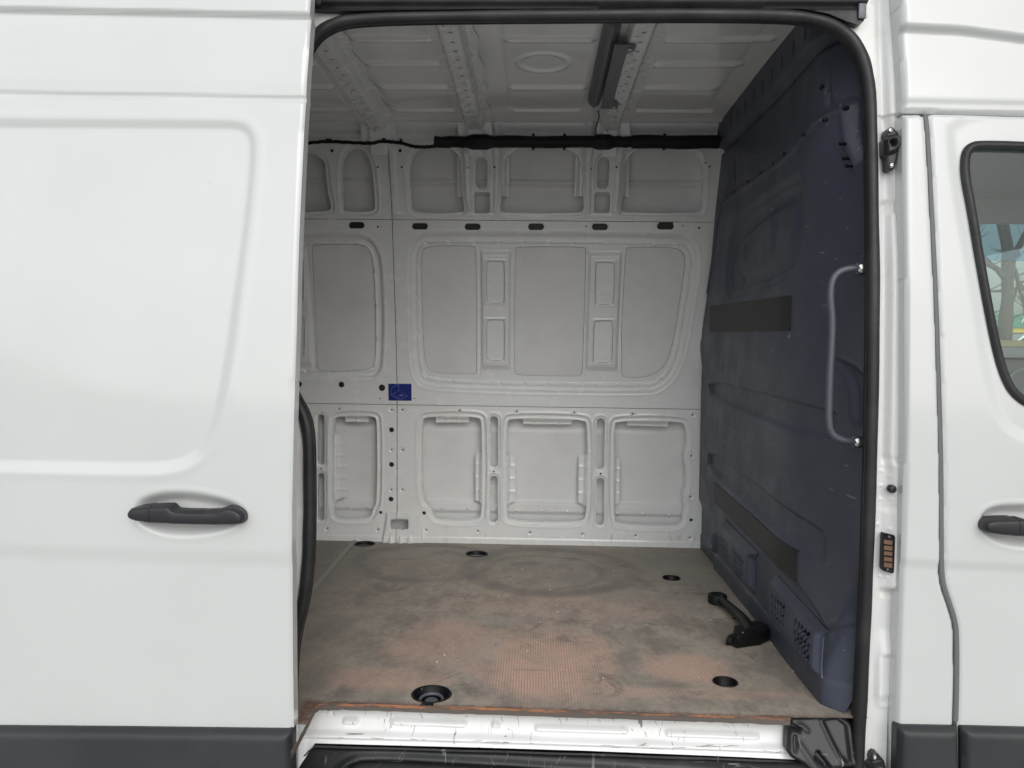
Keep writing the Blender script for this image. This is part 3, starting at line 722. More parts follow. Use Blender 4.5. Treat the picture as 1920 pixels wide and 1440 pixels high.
def h_b(U, V):
    H = np.zeros_like(U)
    l1 = L1(U); l2 = L2(U)
    H += .030*ss(l1-.004, l1+.010, V)
    H -= .014*np.exp(-((V-l1+.012)/.008)**2)
    tick = np.abs(((U*9) % 1)-.5); H -= .010*ss(.10, .05, tick)*ss(l1+.025, l1+.035, V)*ss(l1+.075, l1+.065, V)
    s = sd_poly(U, V, mainp, .2); H += .014*ss(-.002, .012, s) - .010*np.exp(-((s+.004)/.006)**2)*(V > FZ+1.2)
    H += .008*np.exp(-((s-.022)/.008)**2)*(V > FZ+1.25)
    s = sd_poly(U, V, wpres, .12); H += -.024*ss(0, .040, s) - .010*np.exp(-((s-.004)/.014)**2)
    s = sd_poly(U, V, wpres2, .12); H += .014*ss(0, .030, s)
    for p in ((1401,470),(1392,515),(1455,420),(1452,455)):
        c = hb(*p); H -= .010*np.exp(-(((U-c[0])/.030)**2 + ((V-c[1])/.035)**2))
    for p in (band1, band2):
        s = sd_poly(U, V, p, .12); H += -.016*ss(-.001, .010, s)
    bulge = hb(1330, 620); H += .002*np.exp(-((V-bulge[1])/.30)**2)*ss(2.9, 3.7, U)
    e1 = hb(1322, 637)[1]; H += .004*ss(e1+.006, e1-.002, V)*ss(2.8, 3.1, U)
    s = sd_poly(U, V, frontfold, .1); H -= .020*ss(-.004, .03, s)
    H -= .016*ss(3.48, 3.56, U)*ss(FZ+.26, FZ+.20, V)
    c = hb(1342, 1016); r = np.hypot(U-c[0], V-c[1]); H += .018*ss(.05, .035, r) - .008*ss(.022, .016, r)
    H += .004*ss(FZ+.075, FZ+.065, V)
    c = hb(1560, 250); s = sd_box(U, V, c[0]-.02, c[0]+.02, c[1], c[1]+.4, .01)
    for xa, ya, xb, yb in ((1551,110,1556,195), (1378,300,1379,338)):
        H -= .012*np.exp(-(sd_line(U, V, [hb(xa, ya), hb(xb, yb)])/.006)**2)
    s = sd_poly(U, V, bp([(1557,120),(1572,105),(1580,140),(1576,165),(1560,170)]), .06); H -= .010*ss(0, .03, s)
    H += .0015*np.sin(U*5)*np.sin(V*4+1)
    return H
def k_b(U, V):
    return np.minimum(np.minimum(Yw(V)-.006-U, U-Yf(V)-.012), np.minimum(ZR+.03-V, V-FZ+.01))
bulk = sheet('bulkhead', 2.075, 3.86, FZ-.01, ZR+.03, .0065, map_b, h_b, k_b, M_navy, van, flip=True)
def HB(y, z):
    return float(h_b(np.array([[y]]), np.array([[z]]))[0, 0])
def on_b(px, py, off=0.0):
    y, z = hb(px, py); return np.array([float(XB(y, z)) - HB(y, z) - off, y, z])
def patch(name, poly, m, off, rim, parent, hf=None, step=.006, keepf=None):
    P = bp(poly); us = [p[0] for p in P]; vs = [p[1] for p in P]
    def h(U, V): return h_b(U, V) + off + (hf(U, V, P) if hf else 0)
    def k(U, V):
        K = sd_poly(U, V, P); return np.minimum(K, keepf(U, V)) if keepf else K
    return sheet(name, min(us)-.003, max(us)+.003, min(vs)-.003, max(vs)+.003, step, map_b, h, k, m, parent, rim=rim, flip=True)
patch('rubbing_strip', [(1338,574),(1493,554),(1491,620),(1338,623)], M_patch, .003, .004, bulk)
patch('rubbing_strip', [(1348,904),(1505,1033),(1503,1091),(1490,1079),(1420,1010),(1348,943)], M_patch, .003, .004, bulk)
def vent(poly, blocks, sl):
    cs = []
    for c0, c1 in blocks:
        for k in range(3):
            for i in range(5):
                t = i/4; cs.append(hb(c0[k][0]+(c1[k][0]-c0[k][0])*t, c0[k][1]+(c1[k][1]-c0[k][1])*t))
    def kf(U, V):
        K = np.full_like(U, 1.)
        for c in cs: K = np.minimum(K, -sd_caps(U, V, (c[0], c[1]-.002), (c[0], c[1]+.003), .0098))
        return K
    def hf(U, V, P):
        s = sd_poly(U, V, P); return .020*ss(.0, .022, s)
    o = patch('vent_cover', poly, M_navy, .004, .012, bulk, hf, .0038, kf)
    mb = MB()
    for c in cs:
        x = float(XB(*c)) - HB(*c) - .010; mb.box((x, c[0], c[1]), (.001, .0125, .0125))  # black squares behind the vent openings paint the darkness inside
    tag(mb.build('vent_dark_backing', M_hole, o), kind='stuff')
vent([(1357,985),(1364,974),(1422,1037),(1415,1050),(1415,1111),(1357,1043)],
     [(((1362.7,1009),(1362.7,1021.7),(1362.7,1034)), ((1375.7,1021.7),(1375.7,1035),(1375.7,1048))), (((1389,1037),(1388.7,1050),(1388.7,1063)), ((1404,1055),(1403,1068),(1402,1081)))], .010)
vent([(1451,1090),(1458,1078),(1555,1183),(1547,1194),(1546,1276),(1450,1160)],
     [(((1461.7,1120),(1461,1136),(1461,1151.7)), ((1484,1141.7),(1483,1158),(1482,1175))), (((1506,1168),(1505.7,1188),(1505.7,1205)), ((1531.7,1193),(1531,1215),(1531,1236)))], .010)
# clips below the bulkhead rail, and studs at its front end
for x, y in [(1384,360),(1407,341),(1427,325),(1446,307),(1468,289),(1494,271),(1521,252),(1561,224),(1597,203),(1543,163)]:
    p = on_b(x, y); MB().box(p, (.007, .008, .005)).build('rail_clip', M_black, bulk, bevel=.002)
for x, y in [(1600,270),(1607,298),(1613,312)]:
    p = on_b(x, y); MB().lathe(p, [(.004, 0), (.004, .014), (.006, .015), (.005, .020), (.002, .021)], 10, (-1, -.2, 0)).build('stud', M_black, bulk)
# grab handle
gp = [(1618,502,.012),(1606,503,.035),(1590,504,.052),(1574,509,.060),(1562,521,.062),(1557.5,540,.062),(1557,565,.062),(1561,600,.062),(1559,650,.062),(1556,700,.062),(1554,760,.062),(1554,790,.062),(1557,808,.062),(1566,819,.060),(1580,825,.052),(1598,828,.035),(1612,829,.012)]
y_at, x_at = hb(1604, 660)[0], None
def gpt(x, y, off):
    d = ray(x, y); Yg = 2.118
    s = (Yg + .02*0)/d[1]; return CAM + d*s
GP = chaikin([gpt(*p) for p in gp], 2, False)
gh = MB().tube(GP, .0098, 12).build('grab_handle', M_grab, bulk)
for x, y in ((1613,504), (1606,829)):
    c = gpt(x, y, 0); MB().box(c + np.array([.006, .006, 0]), (.020, .008, .016)).build('handle_bracket', M_navy, gh, bevel=.004)
    MB().lathe(c + np.array([.002, -.004, 0]), [(.011, 0), (.011, .006), (.006, .007), (.006, .013), (.002, .014)], 12, (-.25, -1, 0)).build('handle_bolt', M_metal, gh)

# ================================================================== cargo floor, tie-down cups, trim strip
fpoly = floorp([(520,1440),(556,1392),(578,1350),(590,1325),(598,1319),(640,1318),(1100,1333),(1480,1346),(1560,1346)])
fpoly = fpoly + [(.90, fpoly[-1][1]), (.90, 3.94), (-2.6, 3.94), (-2.6, fpoly[0][1])]
TD = [((809,1302), .052), ((1360,1279), .034), ((894,1039), .050), ((1259,1084), .036), ((684,1020), .048)]
TDw = [(hitz(*p), r) for p, r in TD]
FT = .010
def kfl(U, V):
    K = np.minimum(sd_poly(U, V, fpoly, 5.0), Yw(FZ)+.02-V)
    for c, r in TDw: K = np.minimum(K, np.hypot(U-c[0], V-c[1])-r)
    return K
def mfl(u, v, h): return u, v, FZ + h
hfl = lambda U, V: .0012*np.sin(U*4+.5)*np.sin(V*5)
floor = sheet('cargo_floor', -1.25, .90, 1.93, 3.90, .010, mfl, hfl, kfl, M_floor, van, rim=0)
sheet('cargo_floor', -2.6, -1.25, 2.06, 3.90, .1, mfl, None, None, M_floor, van)
# board edge: worn red layer over the grey underside
fe = floorp([(545,1408),(556,1392),(578,1350),(590,1325),(598,1319),(640,1318),(860,1325),(1100,1333),(1300,1340),(1482,1346)])
fe = [(a[0]+(b[0]-a[0])*t, a[1]+(b[1]-a[1])*t) for a, b in zip(fe[:-1], fe[1:]) for t in np.linspace(0, 1, 14)[:-1]] + [fe[-1]]
def strip(name, zt_, zb2, off, m, jag):
    V = []; Fq = []
    for i, p in enumerate(fe):
        j = jag*random.uniform(-1, 1)
        V += [(p[0], p[1]-off, zt_), (p[0], p[1]-off+j*.5, zb2+j)]
        if i: Fq.append((2*i-2, 2*i-1, 2*i+1, 2*i))
    return MB().add(V, Fq).build(name, m, floor)
strip('board_edge', FZ, FZ-.007, .0005, M_fedge, .0016); strip('board_core', FZ-.004, FZ-.020, -.0008, M_fedge2, .001)
for (c, r), kind in zip(TDw, (0, 1, 2, 1, 2)):
    t = MB().lathe((c[0], c[1], FZ), [(r*1.10, .0012), (r*1.05, .0035), (r*.97, .0022), (r*.93, -.006), (r*.80, -.020), (r*.62, -.026), (r*.60, -.020), (r*.52, -.020), (r*.48, -.030), (r*.1, -.030)], 36).build('tie_down_cup', M_black, van)
    if kind in (0, 1):
        MB().lathe((c[0], c[1], FZ-.030), [(r*.40, 0), (r*.40, .010), (r*.32, .015), (r*.14, .016), (r*.12, .010)], 18).build('bolt', M_metal if kind == 1 else M_dmetal, t)
    if kind == 0:
        P = [(c[0]+r*.62*math.cos(a), c[1]+r*.62*math.sin(a), FZ-.016+.004*math.sin(a)) for a in np.linspace(0, 2*math.pi, 25)]
        MB().tube(P, .0045, 8, cap=False).build('lashing_ring', M_dmetal, t)
    if kind == 2:
        MB().box((c[0], c[1], FZ-.010), (r*.75, .006, .005)).build('lashing_bar', M_dmetal, t, bevel=.002)
        MB().box((c[0], c[1]-.016, FZ-.016), (r*.5, .004, .004)).build('lashing_bar', M_metal, t, bevel=.002)
ta, tb = hitz(666, 1013), hitz(590, 1103); tdv = Vector((tb[0]-ta[0], tb[1]-ta[1], 0)); tn = Vector((-tdv.y, tdv.x, 0)).normalized()*.011
A0, B0 = Vector((ta[0], ta[1], FZ+.0005)), Vector((tb[0], tb[1], FZ+.0005)); B0 = B0 + (B0-A0)*1.2
MB().prism([A0-tn, A0+tn, B0+tn, B0-tn], (0, 0, .004)).build('floor_trim', M_trim, van, smooth=False, bevel=.001)

# ================================================================== sill, step well, corner trim
sp = on(Ysill)
spoly = sp([(530,1365),(592,1327),(604,1322),(700,1323),(1100,1336),(1490,1350),(1495,1425),(1100,1408),(800,1400),(590,1394),(560,1440),(530,1440)])
bos = [((648,1350.5),(669,1351),4.6), ((740,1352),(871,1357),4.8), ((925,1358),(934,1359),4.2), ((1007,1364),(1173,1369),4.6), ((1252,1374),(1418,1380),4.8)]
bosw = [(sp([a])[0], sp([b])[0], r*2.06/F) for a, b, r in bos]
fold = sp([(560,1371),(590,1372),(800,1378),(1100,1387),(1490,1401)]); fold = np.array(fold)
def hs_(U, V):
    H = np.zeros_like(U); f = np.interp(U, fold[:, 0], fold[:, 1])
    H += .012*ss(f+.006, f-.003, V) - .014*ss(f-.006, f-.014, V)
    for a, b, r in bosw: H += .012*ss(-.0015, .004, sd_caps(U, V, a, b, r))
    x0 = sp([(622, 1340)])[0][0]; H += .004*ss(x0+.003, x0-.003, U)*ss(FZ-.05, FZ-.04, V)
    x1 = sp([(899, 1370)])[0][0]; H -= .002*np.exp(-((U-x1)/.0025)**2)
    x2 = sp([(580, 1350)])[0][0]; H += .03*ss(x2+.006, x2-.03, U)
    H += .0008*np.sin(U*9)
    return H
def map_s(u, v, h): return u, Ysill(v)-h, v
sheet('sill_panel', -.66, .78, .50, .705, .0035, map_s, hs_, lambda U, V: sd_poly(U, V, spoly), M_sill, van, rim=.012)
MB().box((.1, 2.40, .62), (.9, .28, .03)).build('floor_bearer', M_hole, van)
stop = np.array(sp([(540,1440),(560,1425),(592,1394),(800,1400),(1100,1409),(1490,1424),(1620,1430)]))
def ystep(v): return 2.040 + (v-.585)*.12
def map_st(u, v, h): return u, ystep(v)-h, v
innr = chaikin([(-.515, .30), (-.535, .50), (-.49, .556), (-.42, .570), (.1, .555), (.60, .540), (.66, .50), (.66, .30)], 2)
def hst(U, V):
    t = np.interp(U, stop[:, 0], stop[:, 1]); H = .016*ss(t-.009, t-.004, V)
    s = sd_poly(U, V, innr, .1); H += .014*np.exp(-((s-.002)/.010)**2) - .020*ss(.004, .03, s)
    return H + .0008*np.sin(U*23)
def _unused_k(U, V): return V
def kst(U, V): return np.interp(U, stop[:, 0], stop[:, 1]) - V
sheet('step_well', -.70, .80, .36, .62, .005, map_st, hst, kst, M_blk2, van, rim=.01)
def m_tread(u, v, h): return u, v, .36 + h
sheet('step_tread', -.70, .80, 1.66, 2.05, .012, m_tread, lambda U, V: .006*(np.abs(((U*12) % 1)-.5) < .3), None, M_blk2, van)
# black corner trim at the front end of the sill
def Yc(z): return 2.005 + (z-.60)*.55
cp = on(Yc)
cpoly = cp([(1479,1341),(1500,1342),(1562,1338),(1574,1343),(1592,1352),(1600,1362),(1608,1440),(1520,1450),(1508,1436),(1486,1424),(1477,1412),(1479,1380),(1483,1362)])
def hcp(U, V):
    H = np.zeros_like(U); s = sd_poly(U, V, cpoly, .1); H -= .012*ss(.008, 0, s)
    p = cp([(1540,1350),(1572,1346),(1590,1360),(1600,1440),(1576,1425)]); s = sd_poly(U, V, p, .05); H -= .014*ss(-.001, .008, s)
    r = cp([(1530,1408),(1535,1405),(1562,1440),(1552,1450),(1525,1424)]); s = sd_poly(U, V, r, .05); H -= .020*ss(0, .008, s)
    r = cp([(1482,1360),(1490,1357),(1502,1366),(1504,1376),(1484,1370)]); s = sd_poly(U, V, r, .05); H -= .022*ss(-.001, .006, s)
    r = cp([(1486,1378),(1496,1378),(1496,1412),(1488,1414)]); s = sd_poly(U, V, r, .05); H -= .008*ss(0, .004, s)
    H += .005*np.exp(-(sd_line(U, V, cp([(1489,1362),(1503,1360),(1514,1370)]))/.005)**2)
    H += .005*np.exp(-(sd_line(U, V, cp([(1540,1352),(1560,1395),(1580,1428)]))/.006)**2)
    H += .004*np.exp(-(sd_line(U, V, cp([(1500,1396),(1530,1440)]))/.007)**2)
    return H
cx0 = cp([(1479,1341)])[0][0]
sheet('corner_trim', cx0-.02, cx0+.24, .48, .74, .0035, lambda u, v, h: (u, Yc(v)-h, v), hcp, lambda U, V: np.minimum(sd_poly(U, V, cpoly), .695-V), M_blk2, van, rim=.03)

# ================================================================== door frame, seal, header rail
seal_px = [(540,1470),(546,1340),(549,1250),(555,1190),(573,1120),(580,1060),(582.5,1000),(582.5,900),(581.5,820),(574,780),(559,754),(547,730),(542,690),(541,500),(546,300),(556,180),(570,115),(585,82),(605,61),(635,46),(680,39),(800,35),(1000,33),(1300,31),(1480,33),(1540,42),(1582,63),(1606,93),(1620,132),(1628,180),(1631,300),(1633,450),(1633,600),(1630,800),(1625,1000),(1618.5,1150),(1611,1300),(1606,1380),(1602,1470)]
sealw = fp(seal_px); sealc = chaikin(sealw, 2, False)
loop = [tuple(p) for p in sealc] + [(sealc[-1][0], .30), (sealc[0][0], .30)]
ZF0 = .34
def fx(px, py): return fp([(px, py)])[0][0]
zr_ = lambda py, px=1670: fp([(px, py)])[0][1]
def h_fr(U, V):
    H = np.zeros_like(U)
    # right jamb pressing, followed from top to bottom
    rows = [-60, 40, 120, 212, 240, 330, 372, 400, 480, 600, 850, 880, 960, 1095, 1112, 1180, 1240, 1300, 1330, 1440, 1500]
    c = [1655, 1655, 1660, 1664, 1672, 1676, 1678, 1668, 1668, 1668, 1664, 1672, 1674, 1668, 1664, 1650, 1648, 1646, 1646, 1650, 1650]
    dep = [.014, .016, .020, .020, .012, .014, .018, .012, .020, .020, .020, .014, .012, .016, -.004, -.006, .012, .014, .002, .002, .002]
    z = np.array([zr_(r) for r in rows])[::-1]; xc = np.array([fx(a, r) for a, r in zip(c, rows)])[::-1]; dp_ = np.array(dep)[::-1]
    C = np.interp(V, z, xc); D = np.interp(V, z, dp_)
    H += D*ss(-.016, .004, U-C) * (U > .6)
    C2 = np.interp(V, z, np.array([fx(a+14, r) for a, r in zip(c, rows)])[::-1]); H += .010*ss(-.002, .008, U-C2)*(U > .6)*ss(zr_(880), zr_(850), V)*ss(zr_(395), zr_(480), V)
    # steps across the jamb
    for r, a, d in ((378, 1, .010), (398, 1, -.014), (866, 1, -.010), (955, 1, -.004), (1104, 1, .016), (1116, 1, -.010), (1228, 1, .012), (1318, 1, -.008)):
        zz = zr_(r); H += d*ss(zz-.010, zz+.010, V)*ss(fx(1650, r)-.01, fx(1662, r), U)
    zz = zr_(216); H += (.003*ss(zz-.003, zz+.001, V) + .004*np.exp(-((V-zz)/.003)**2))*(U > .6)
    for px_, py_ in ((1653,883),(1666,892),(1652,910),(1651,936),(1666,934),(1645,983),(1663,990),(1648,1080),(1658,1080),(1634,6),(1622,32)):
        q = fp([(px_, py_)])[0]; H += .003*ss(.005, .003, np.hypot(U-q[0], V-q[1]))
    # left jamb behind the door edge
    H += .022*ss(-.612, -.655, U)*(U < 0)
    for r in (850, 960, 1100): H += .006*ss(zr_(r, 560)-.01, zr_(r, 560)+.02, V)*(U < -.55)*(1 if r != 960 else -1)
    H += .010*np.exp(-((sd_poly(U, V, loop, .3)+.012)/.006)**2)*0
    return H
def k_fr(U, V):
    K = -sd_poly(U, V, loop, 3.0); K = np.minimum(K, np.minimum(U+.80, .955-U)); return np.minimum(K, np.minimum(V-ZF0, 2.86-V))
def map_f(u, v, h): return u, Yf(v)-h, v
sheet('door_frame', -.80, -.45, ZF0, 2.86, .006, map_f, h_fr, k_fr, M_frame, van, rim=.03)
sheet('door_frame', .72, .955, ZF0, 2.86, .0035, map_f, h_fr, k_fr, M_frame, van, rim=.03)
sheet('door_frame', -.45, .72, 2.36, 2.86, .006, map_f, h_fr, k_fr, M_frame, van, rim=.03)
P = []; rr = []
for i, p in enumerate(sealc):
    P.append((p[0], float(Yf(p[1]))-.012, p[1])); rr.append(.0165*(1+.05*math.sin(i*.35)+.03*math.sin(i*1.3)))
sealo = MB().tube(P, rr, 14).build('door_seal', M_rubber, van)
# thin inner lip of the seal
_A = np.array(sealc); _T = np.gradient(_A, axis=0); _T /= np.linalg.norm(_T, axis=1, keepdims=True)
_A2 = _A + np.stack([_T[:, 1], -_T[:, 0]], 1)*.005
MB().tube([(p[0], float(Yf(p[1]))+.006, p[1]) for p in _A2], .010, 8).build('seal_lip', M_rubber, sealo)
rpoly = fp([(560,-140),(560,20),(600,27),(660,29),(1000,24),(1300,22),(1490,24),(1545,34),(1580,49),(1600,55),(1611,48),(1616,20),(1622,-140)])
zrow = lambda py: fp([(1100, py)])[0][1]
def h_rail(U, V):
    tilt = (U-.1)*-.012
    v = V - tilt*0
    H = .030 - .030*ss(zrow(10), zrow(4), v) + .012*np.exp(-((v-zrow(13))/.008)**2) - .012*np.exp(-((v-zrow(21))/.005)**2) + .0006*np.sin(U*31)
    return H
sheet('door_rail_cover', -.80, .98, 2.50, 2.86, .005, map_f, h_rail, lambda U, V: sd_poly(U, V, rpoly, .3), M_rubber, van, rim=.035)
q = fp([(1606, 32)])[0]; MB().box((q[0], float(Yf(q[1]))-.036, q[1]), (.010, .004, .020)).build('rail_stop', M_dmetal, van, bevel=.002)
# upper rail end fittings at the left, by the door edge
for (x, y, r) in ((600,6,.012), (590,16,.009), (606,18,.007)):
    q = fp([(x, y)])[0]; MB().lathe((q[0], float(Yf(q[1]))-.045, q[1]), [(r, 0), (r, .02), (r*.6, .024), (r*.2, .024)], 14, (0, -1, 0)).build('rail_roller', M_dmetal, van)
# striker/guide bumpers on the front jamb
def guide(dx, dy, clip=None):
    pts = [(1654.4,254.4),(1657,246),(1662,243),(1667,244),(1679,257),(1681.7,265.5),(1681,277),(1669,320),(1663,324.4),(1657,320),(1656,298),(1649.4,293),(1649,266.7),(1655.5,262)]
    pts = [(x+dx, y+dy) for x, y in pts]; P = fp(pts); us = [p[0] for p in P]; vs = [p[1] for p in P]
    blk = fp([(x+dx, y+dy) for x, y in [(1649,267),(1656,261),(1668,258),(1677,260),(1682,268),(1680,279),(1668,292),(1656,296),(1649.5,293)]]); c = fp([(1663+dx, 274.5+dy)])[0]
    def h(U, V):
        s = sd_poly(U, V, blk, .03); r = np.hypot(U-c[0], V-c[1])
        return .026 + .016*ss(-.002, .008, s) - .004*ss(.0135, .011, r) - .020*ss(.009, .006, r) + .001*np.exp(-((r-.012)/.002)**2) - .003*ss(.004, 0, sd_poly(U, V, P, .03))
    o = sheet('door_guide', min(us)-.002, max(us)+.002, min(vs)-.002, max(vs)+.002, .002, map_f, h, lambda U, V: sd_poly(U, V, P), M_handle, van, rim=.03)
    for x, y in ((1660.5,250.5), (1663,315)):
        q = fp([(x+dx, y+dy)])[0]; MB().lathe((q[0], float(Yf(q[1]))-.026, q[1]), [(.0066, 0), (.0066, .002), (.005, .0048), (.0025, .0056), (.0022, .003)], 16, (0, -1, 0)).build('screw', M_metal, o)
guide(0, 0); guide(-29, 1160)
q = fp([(1665, 914)])[0]; MB().lathe((q[0], float(Yf(q[1]))-.024, q[1]), [(.0105, -.01), (.0105, .003), (.008, .006), (.003, .007), (.0025, .004)], 20, (0, -1, 0)).build('rubber_buffer', M_handle, van)
P = fp([(1650,996),(1668,999.5),(1669.6,1003),(1667.2,1068),(1664,1070),(1648,1065),(1646.5,1060),(1648.5,999)])
us = [p[0] for p in P]; vs = [p[1] for p in P]
cs = sheet('contact_plate', min(us)-.002, max(us)+.002, min(vs)-.002, max(vs)+.002, .002, map_f, lambda U, V: .024 + .003*ss(.002, 0, sd_poly(U, V, P, .03)), lambda U, V: sd_poly(U, V, P), M_black, van, rim=.02)
for a, b in ((1007.5,1015),(1018,1025.8),(1028.6,1035.5),(1039,1046.4),(1049.4,1057.6)):
    p4 = fp([(1649,a),(1664.5,a+2),(1663.8,b+2),(1648.4,b)]); MB().prism([(p[0], float(Yf(p[1]))-.024, p[1]) for p in p4], (0, -.0035, 0)).build('contact_pad', M_brown, cs, smooth=False)
for x, y in ((1658.5,1002),(1655.5,1062.5)):
    q = fp([(x, y)])[0]; MB().lathe((q[0], float(Yf(q[1]))-.025, q[1]), [(.0035, 0), (.003, .003), (.001, .003)], 10, (0, -1, 0)).build('screw', M_dmetal, cs)
# latch striker pin seen past the door edge on the rear jamb
q = fp([(549, 990)])[0]; MB().tube([(q[0]-.03, 2.02, q[1]), (q[0]+.006, 1.985, q[1]+.003)], .005, 8).build('striker_pin', M_metal, van)

# ================================================================== outer body: pillar panel, upper side, front door, open sliding door
def body(name, poly, Yfun, hf, m, parent, step=.008, rim=.025, soft=.006, sm=0):
    P = on(Yfun)(poly); P = chaikin(P, sm) if sm else P
    us = [p[0] for p in P]; vs = [p[1] for p in P]
    def h(U, V):
        s = sd_poly(U, V, P, .3); return (hf(U, V) if hf else 0) - soft*(1-np.sqrt(np.clip(1-(1-np.clip(s/soft, 0, 1))**2, 0, 1)))
    return sheet(name, min(us)-step, max(us)+step, min(vs)-step, max(vs)+step, step, lambda u, v, h: (u, Yfun(v)-h, v), h, lambda U, V: sd_poly(U, V, P, 4.0), m, parent, rim=rim)
gap = [(1738,213),(1741,225),(1746,300),(1751,400),(1756,500),(1760,600),(1763,700),(1766,800),(1768,880),(1769,1000),(1769.5,1070),(1772,1095),(1778,1115),(1786,1138),(1793,1160),(1797,1180),(1798,1210),(1798,1290),(1796,1355)]
gap = [tuple(p) for p in chaikin(gap, 2, False)]
gl = [(x-3.1, y) for x, y in gap]; gr = [(x+3.1, y) for x, y in gap]
def line_o(pts):
    a = np.array(sorted(op(pts))); return lambda x: np.interp(x, a[:, 0], a[:, 1])
crR = line_o([(1690,1052),(1920,1062),(2300,1078)]); crT = line_o([(1680,50),(1800,56),(1920,72),(2300,140)]); crB = line_o([(1690,188),(1920,192),(2300,200)])
def h_side(U, V): return -.006*ss(crR(U)+.012, crR(U)-.022, V) + .0010*np.sin(V*5)
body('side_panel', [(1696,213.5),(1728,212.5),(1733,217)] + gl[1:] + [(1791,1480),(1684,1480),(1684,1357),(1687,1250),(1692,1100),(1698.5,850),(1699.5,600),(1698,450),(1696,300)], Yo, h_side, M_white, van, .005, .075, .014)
def h_up(U, V): return .020*ss(crT(U)-.016, crT(U)+.004, V) - .006*ss(crB(U)+.012, crB(U)-.012, V)
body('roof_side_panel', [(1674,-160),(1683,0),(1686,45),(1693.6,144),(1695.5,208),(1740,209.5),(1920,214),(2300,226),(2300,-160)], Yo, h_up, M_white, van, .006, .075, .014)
wpx = [(1802,330),(1802,300),(1806,280),(1817,268),(1834,263),(1920,265),(2300,285),(2300,790),(2000,785),(1945,772),(1912,757),(1888,733),(1872,695),(1860,650),(1845,575),(1830,490),(1814,390)]
wout = chaikin(op(wpx), 2)
surr = chaikin(op([(1780,300),(1830,600),(1842,680),(1856,745),(1878,795),(1905,818),(1960,835),(2300,850),(2300,200),(1780,200)]), 2)
cupR = chaikin(op([(1833,985),(1836,968),(1848,953),(1870,945),(1905,943),(1960,945),(2020,965),(2035,985),(2015,1010),(1960,1030),(1905,1029),(1870,1020),(1845,1005)]), 2)
def h_door(U, V):
    H = -.006*ss(crR(U)+.012, crR(U)-.022, V) + .001*np.sin(V*5)
    s = sd_poly(U, V, surr, .4); H -= .005*ss(-.012, .022, s)
    s = sd_poly(U, V, cupR, .1); H -= .030*ss(0, .030, s) - .0012*np.exp(-((s+.004)/.004)**2)
    return H
DP = op([(1743,216),(1752,213.5),(1920,217),(2300,230),(2300,1480)] + [g for g in reversed(gr[:-1])][0:0] + [(1802,1480)] + [g for g in reversed(gr[1:])])
def h_dr(U, V):
    s = sd_poly(U, V, DP, .3); soft = .006
    return h_door(U, V) - soft*(1-np.sqrt(np.clip(1-(1-np.clip(s/soft, 0, 1))**2, 0, 1)))
us = [p[0] for p in DP]; vs = [p[1] for p in DP]
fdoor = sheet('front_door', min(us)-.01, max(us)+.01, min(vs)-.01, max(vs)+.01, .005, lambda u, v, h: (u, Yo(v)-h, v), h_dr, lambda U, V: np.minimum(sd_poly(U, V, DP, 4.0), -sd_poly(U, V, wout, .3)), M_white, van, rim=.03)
gp_ = [(p[0], float(Yo(p[1]))+.012, p[1]) for p in op(gap)]
MB().tube(gp_, .0070, 8).build('door_gap_seal', M_gap, van)
# front door window: rubber frame and pane
wl = [tuple(p) for p in wout]; wl2 = wl + [wl[0]]
def off_in(d):
    A = np.array(wl); n = len(A); T = np.roll(A, -1, 0)-np.roll(A, 1, 0); T /= np.maximum(np.linalg.norm(T, axis=1, keepdims=True), 1e-9); N = np.stack([-T[:, 1], T[:, 0]], 1)
    a2 = sum(A[i, 0]*A[(i+1) % n, 1]-A[(i+1) % n, 0]*A[i, 1] for i in range(n)); return A + N*d*(1 if a2 > 0 else -1)
us = [p[0] for p in wl]; vs = [p[1] for p in wl]
def hwf(U, V):
    s = sd_poly(U, V, wl, .1); return -.004 + .012*np.sqrt(np.clip(1-((s-.011)/.012)**2, 0, 1))
sheet('window_seal', min(us)-.004, min(us)+.62, min(vs)-.004, max(vs)+.004, .004, lambda u, v, h: (u, Yo(v)-h, v), hwf, lambda U, V: np.minimum(sd_poly(U, V, wl, .3), .021-sd_poly(U, V, wl, .3)), M_rubber, fdoor, rim=.02)
sheet('window_pane', min(us), max(us), min(vs), max(vs), .03, lambda u, v, h: (u, Yo(v)+.012-h, v), None, lambda U, V: sd_poly(U, V, wl, .5)-.008, M_glass, fdoor)
def handle(parent, pxs, split, Yfun, so=.020, th=.018):
    P = on(Yfun)(pxs); xs = on(Yfun)([(split, 962)])[0][0]
    P = chaikin(P, 1); us = [p[0] for p in P]; vs = [p[1] for p in P]
    def h(U, V):
        s = sd_poly(U, V, P, .05); return so + th*(.72*np.sqrt(np.clip(1-(1-np.clip(s/.008, 0, 1))**2, 0, 1)) + .28*np.sqrt(np.clip(1-(1-np.clip(s/.022, 0, 1))**2, 0, 1))) + .004*ss(.03, .0, U-min(us))*0
    mp = lambda u, v, h: (u, Yfun(v)-h, v)
    hd = sheet('handle', min(us)-.003, max(us)+.003, min(vs)-.003, max(vs)+.003, .003, mp, h, lambda U, V: np.minimum(sd_poly(U, V, P), U-xs-.0012), M_handle, parent, rim=.026)
    sheet('handle_cap', min(us)-.003, xs+.01, min(vs)-.003, max(vs)+.003, .003, mp, h, lambda U, V: np.minimum(sd_poly(U, V, P), xs+.0-U), M_handle, parent, rim=.034)
handle(fdoor, [(1833,985),(1834,977),(1840,971),(1852,969),(1880,968),(1907,968),(1914,972),(1922,975),(2000,976),(2015,970),(2030,972),(2033,985),(2028,996),(1990,1003),(1900,1002),(1860,998),(1842,995),(1835,991)], 1896, Yo)
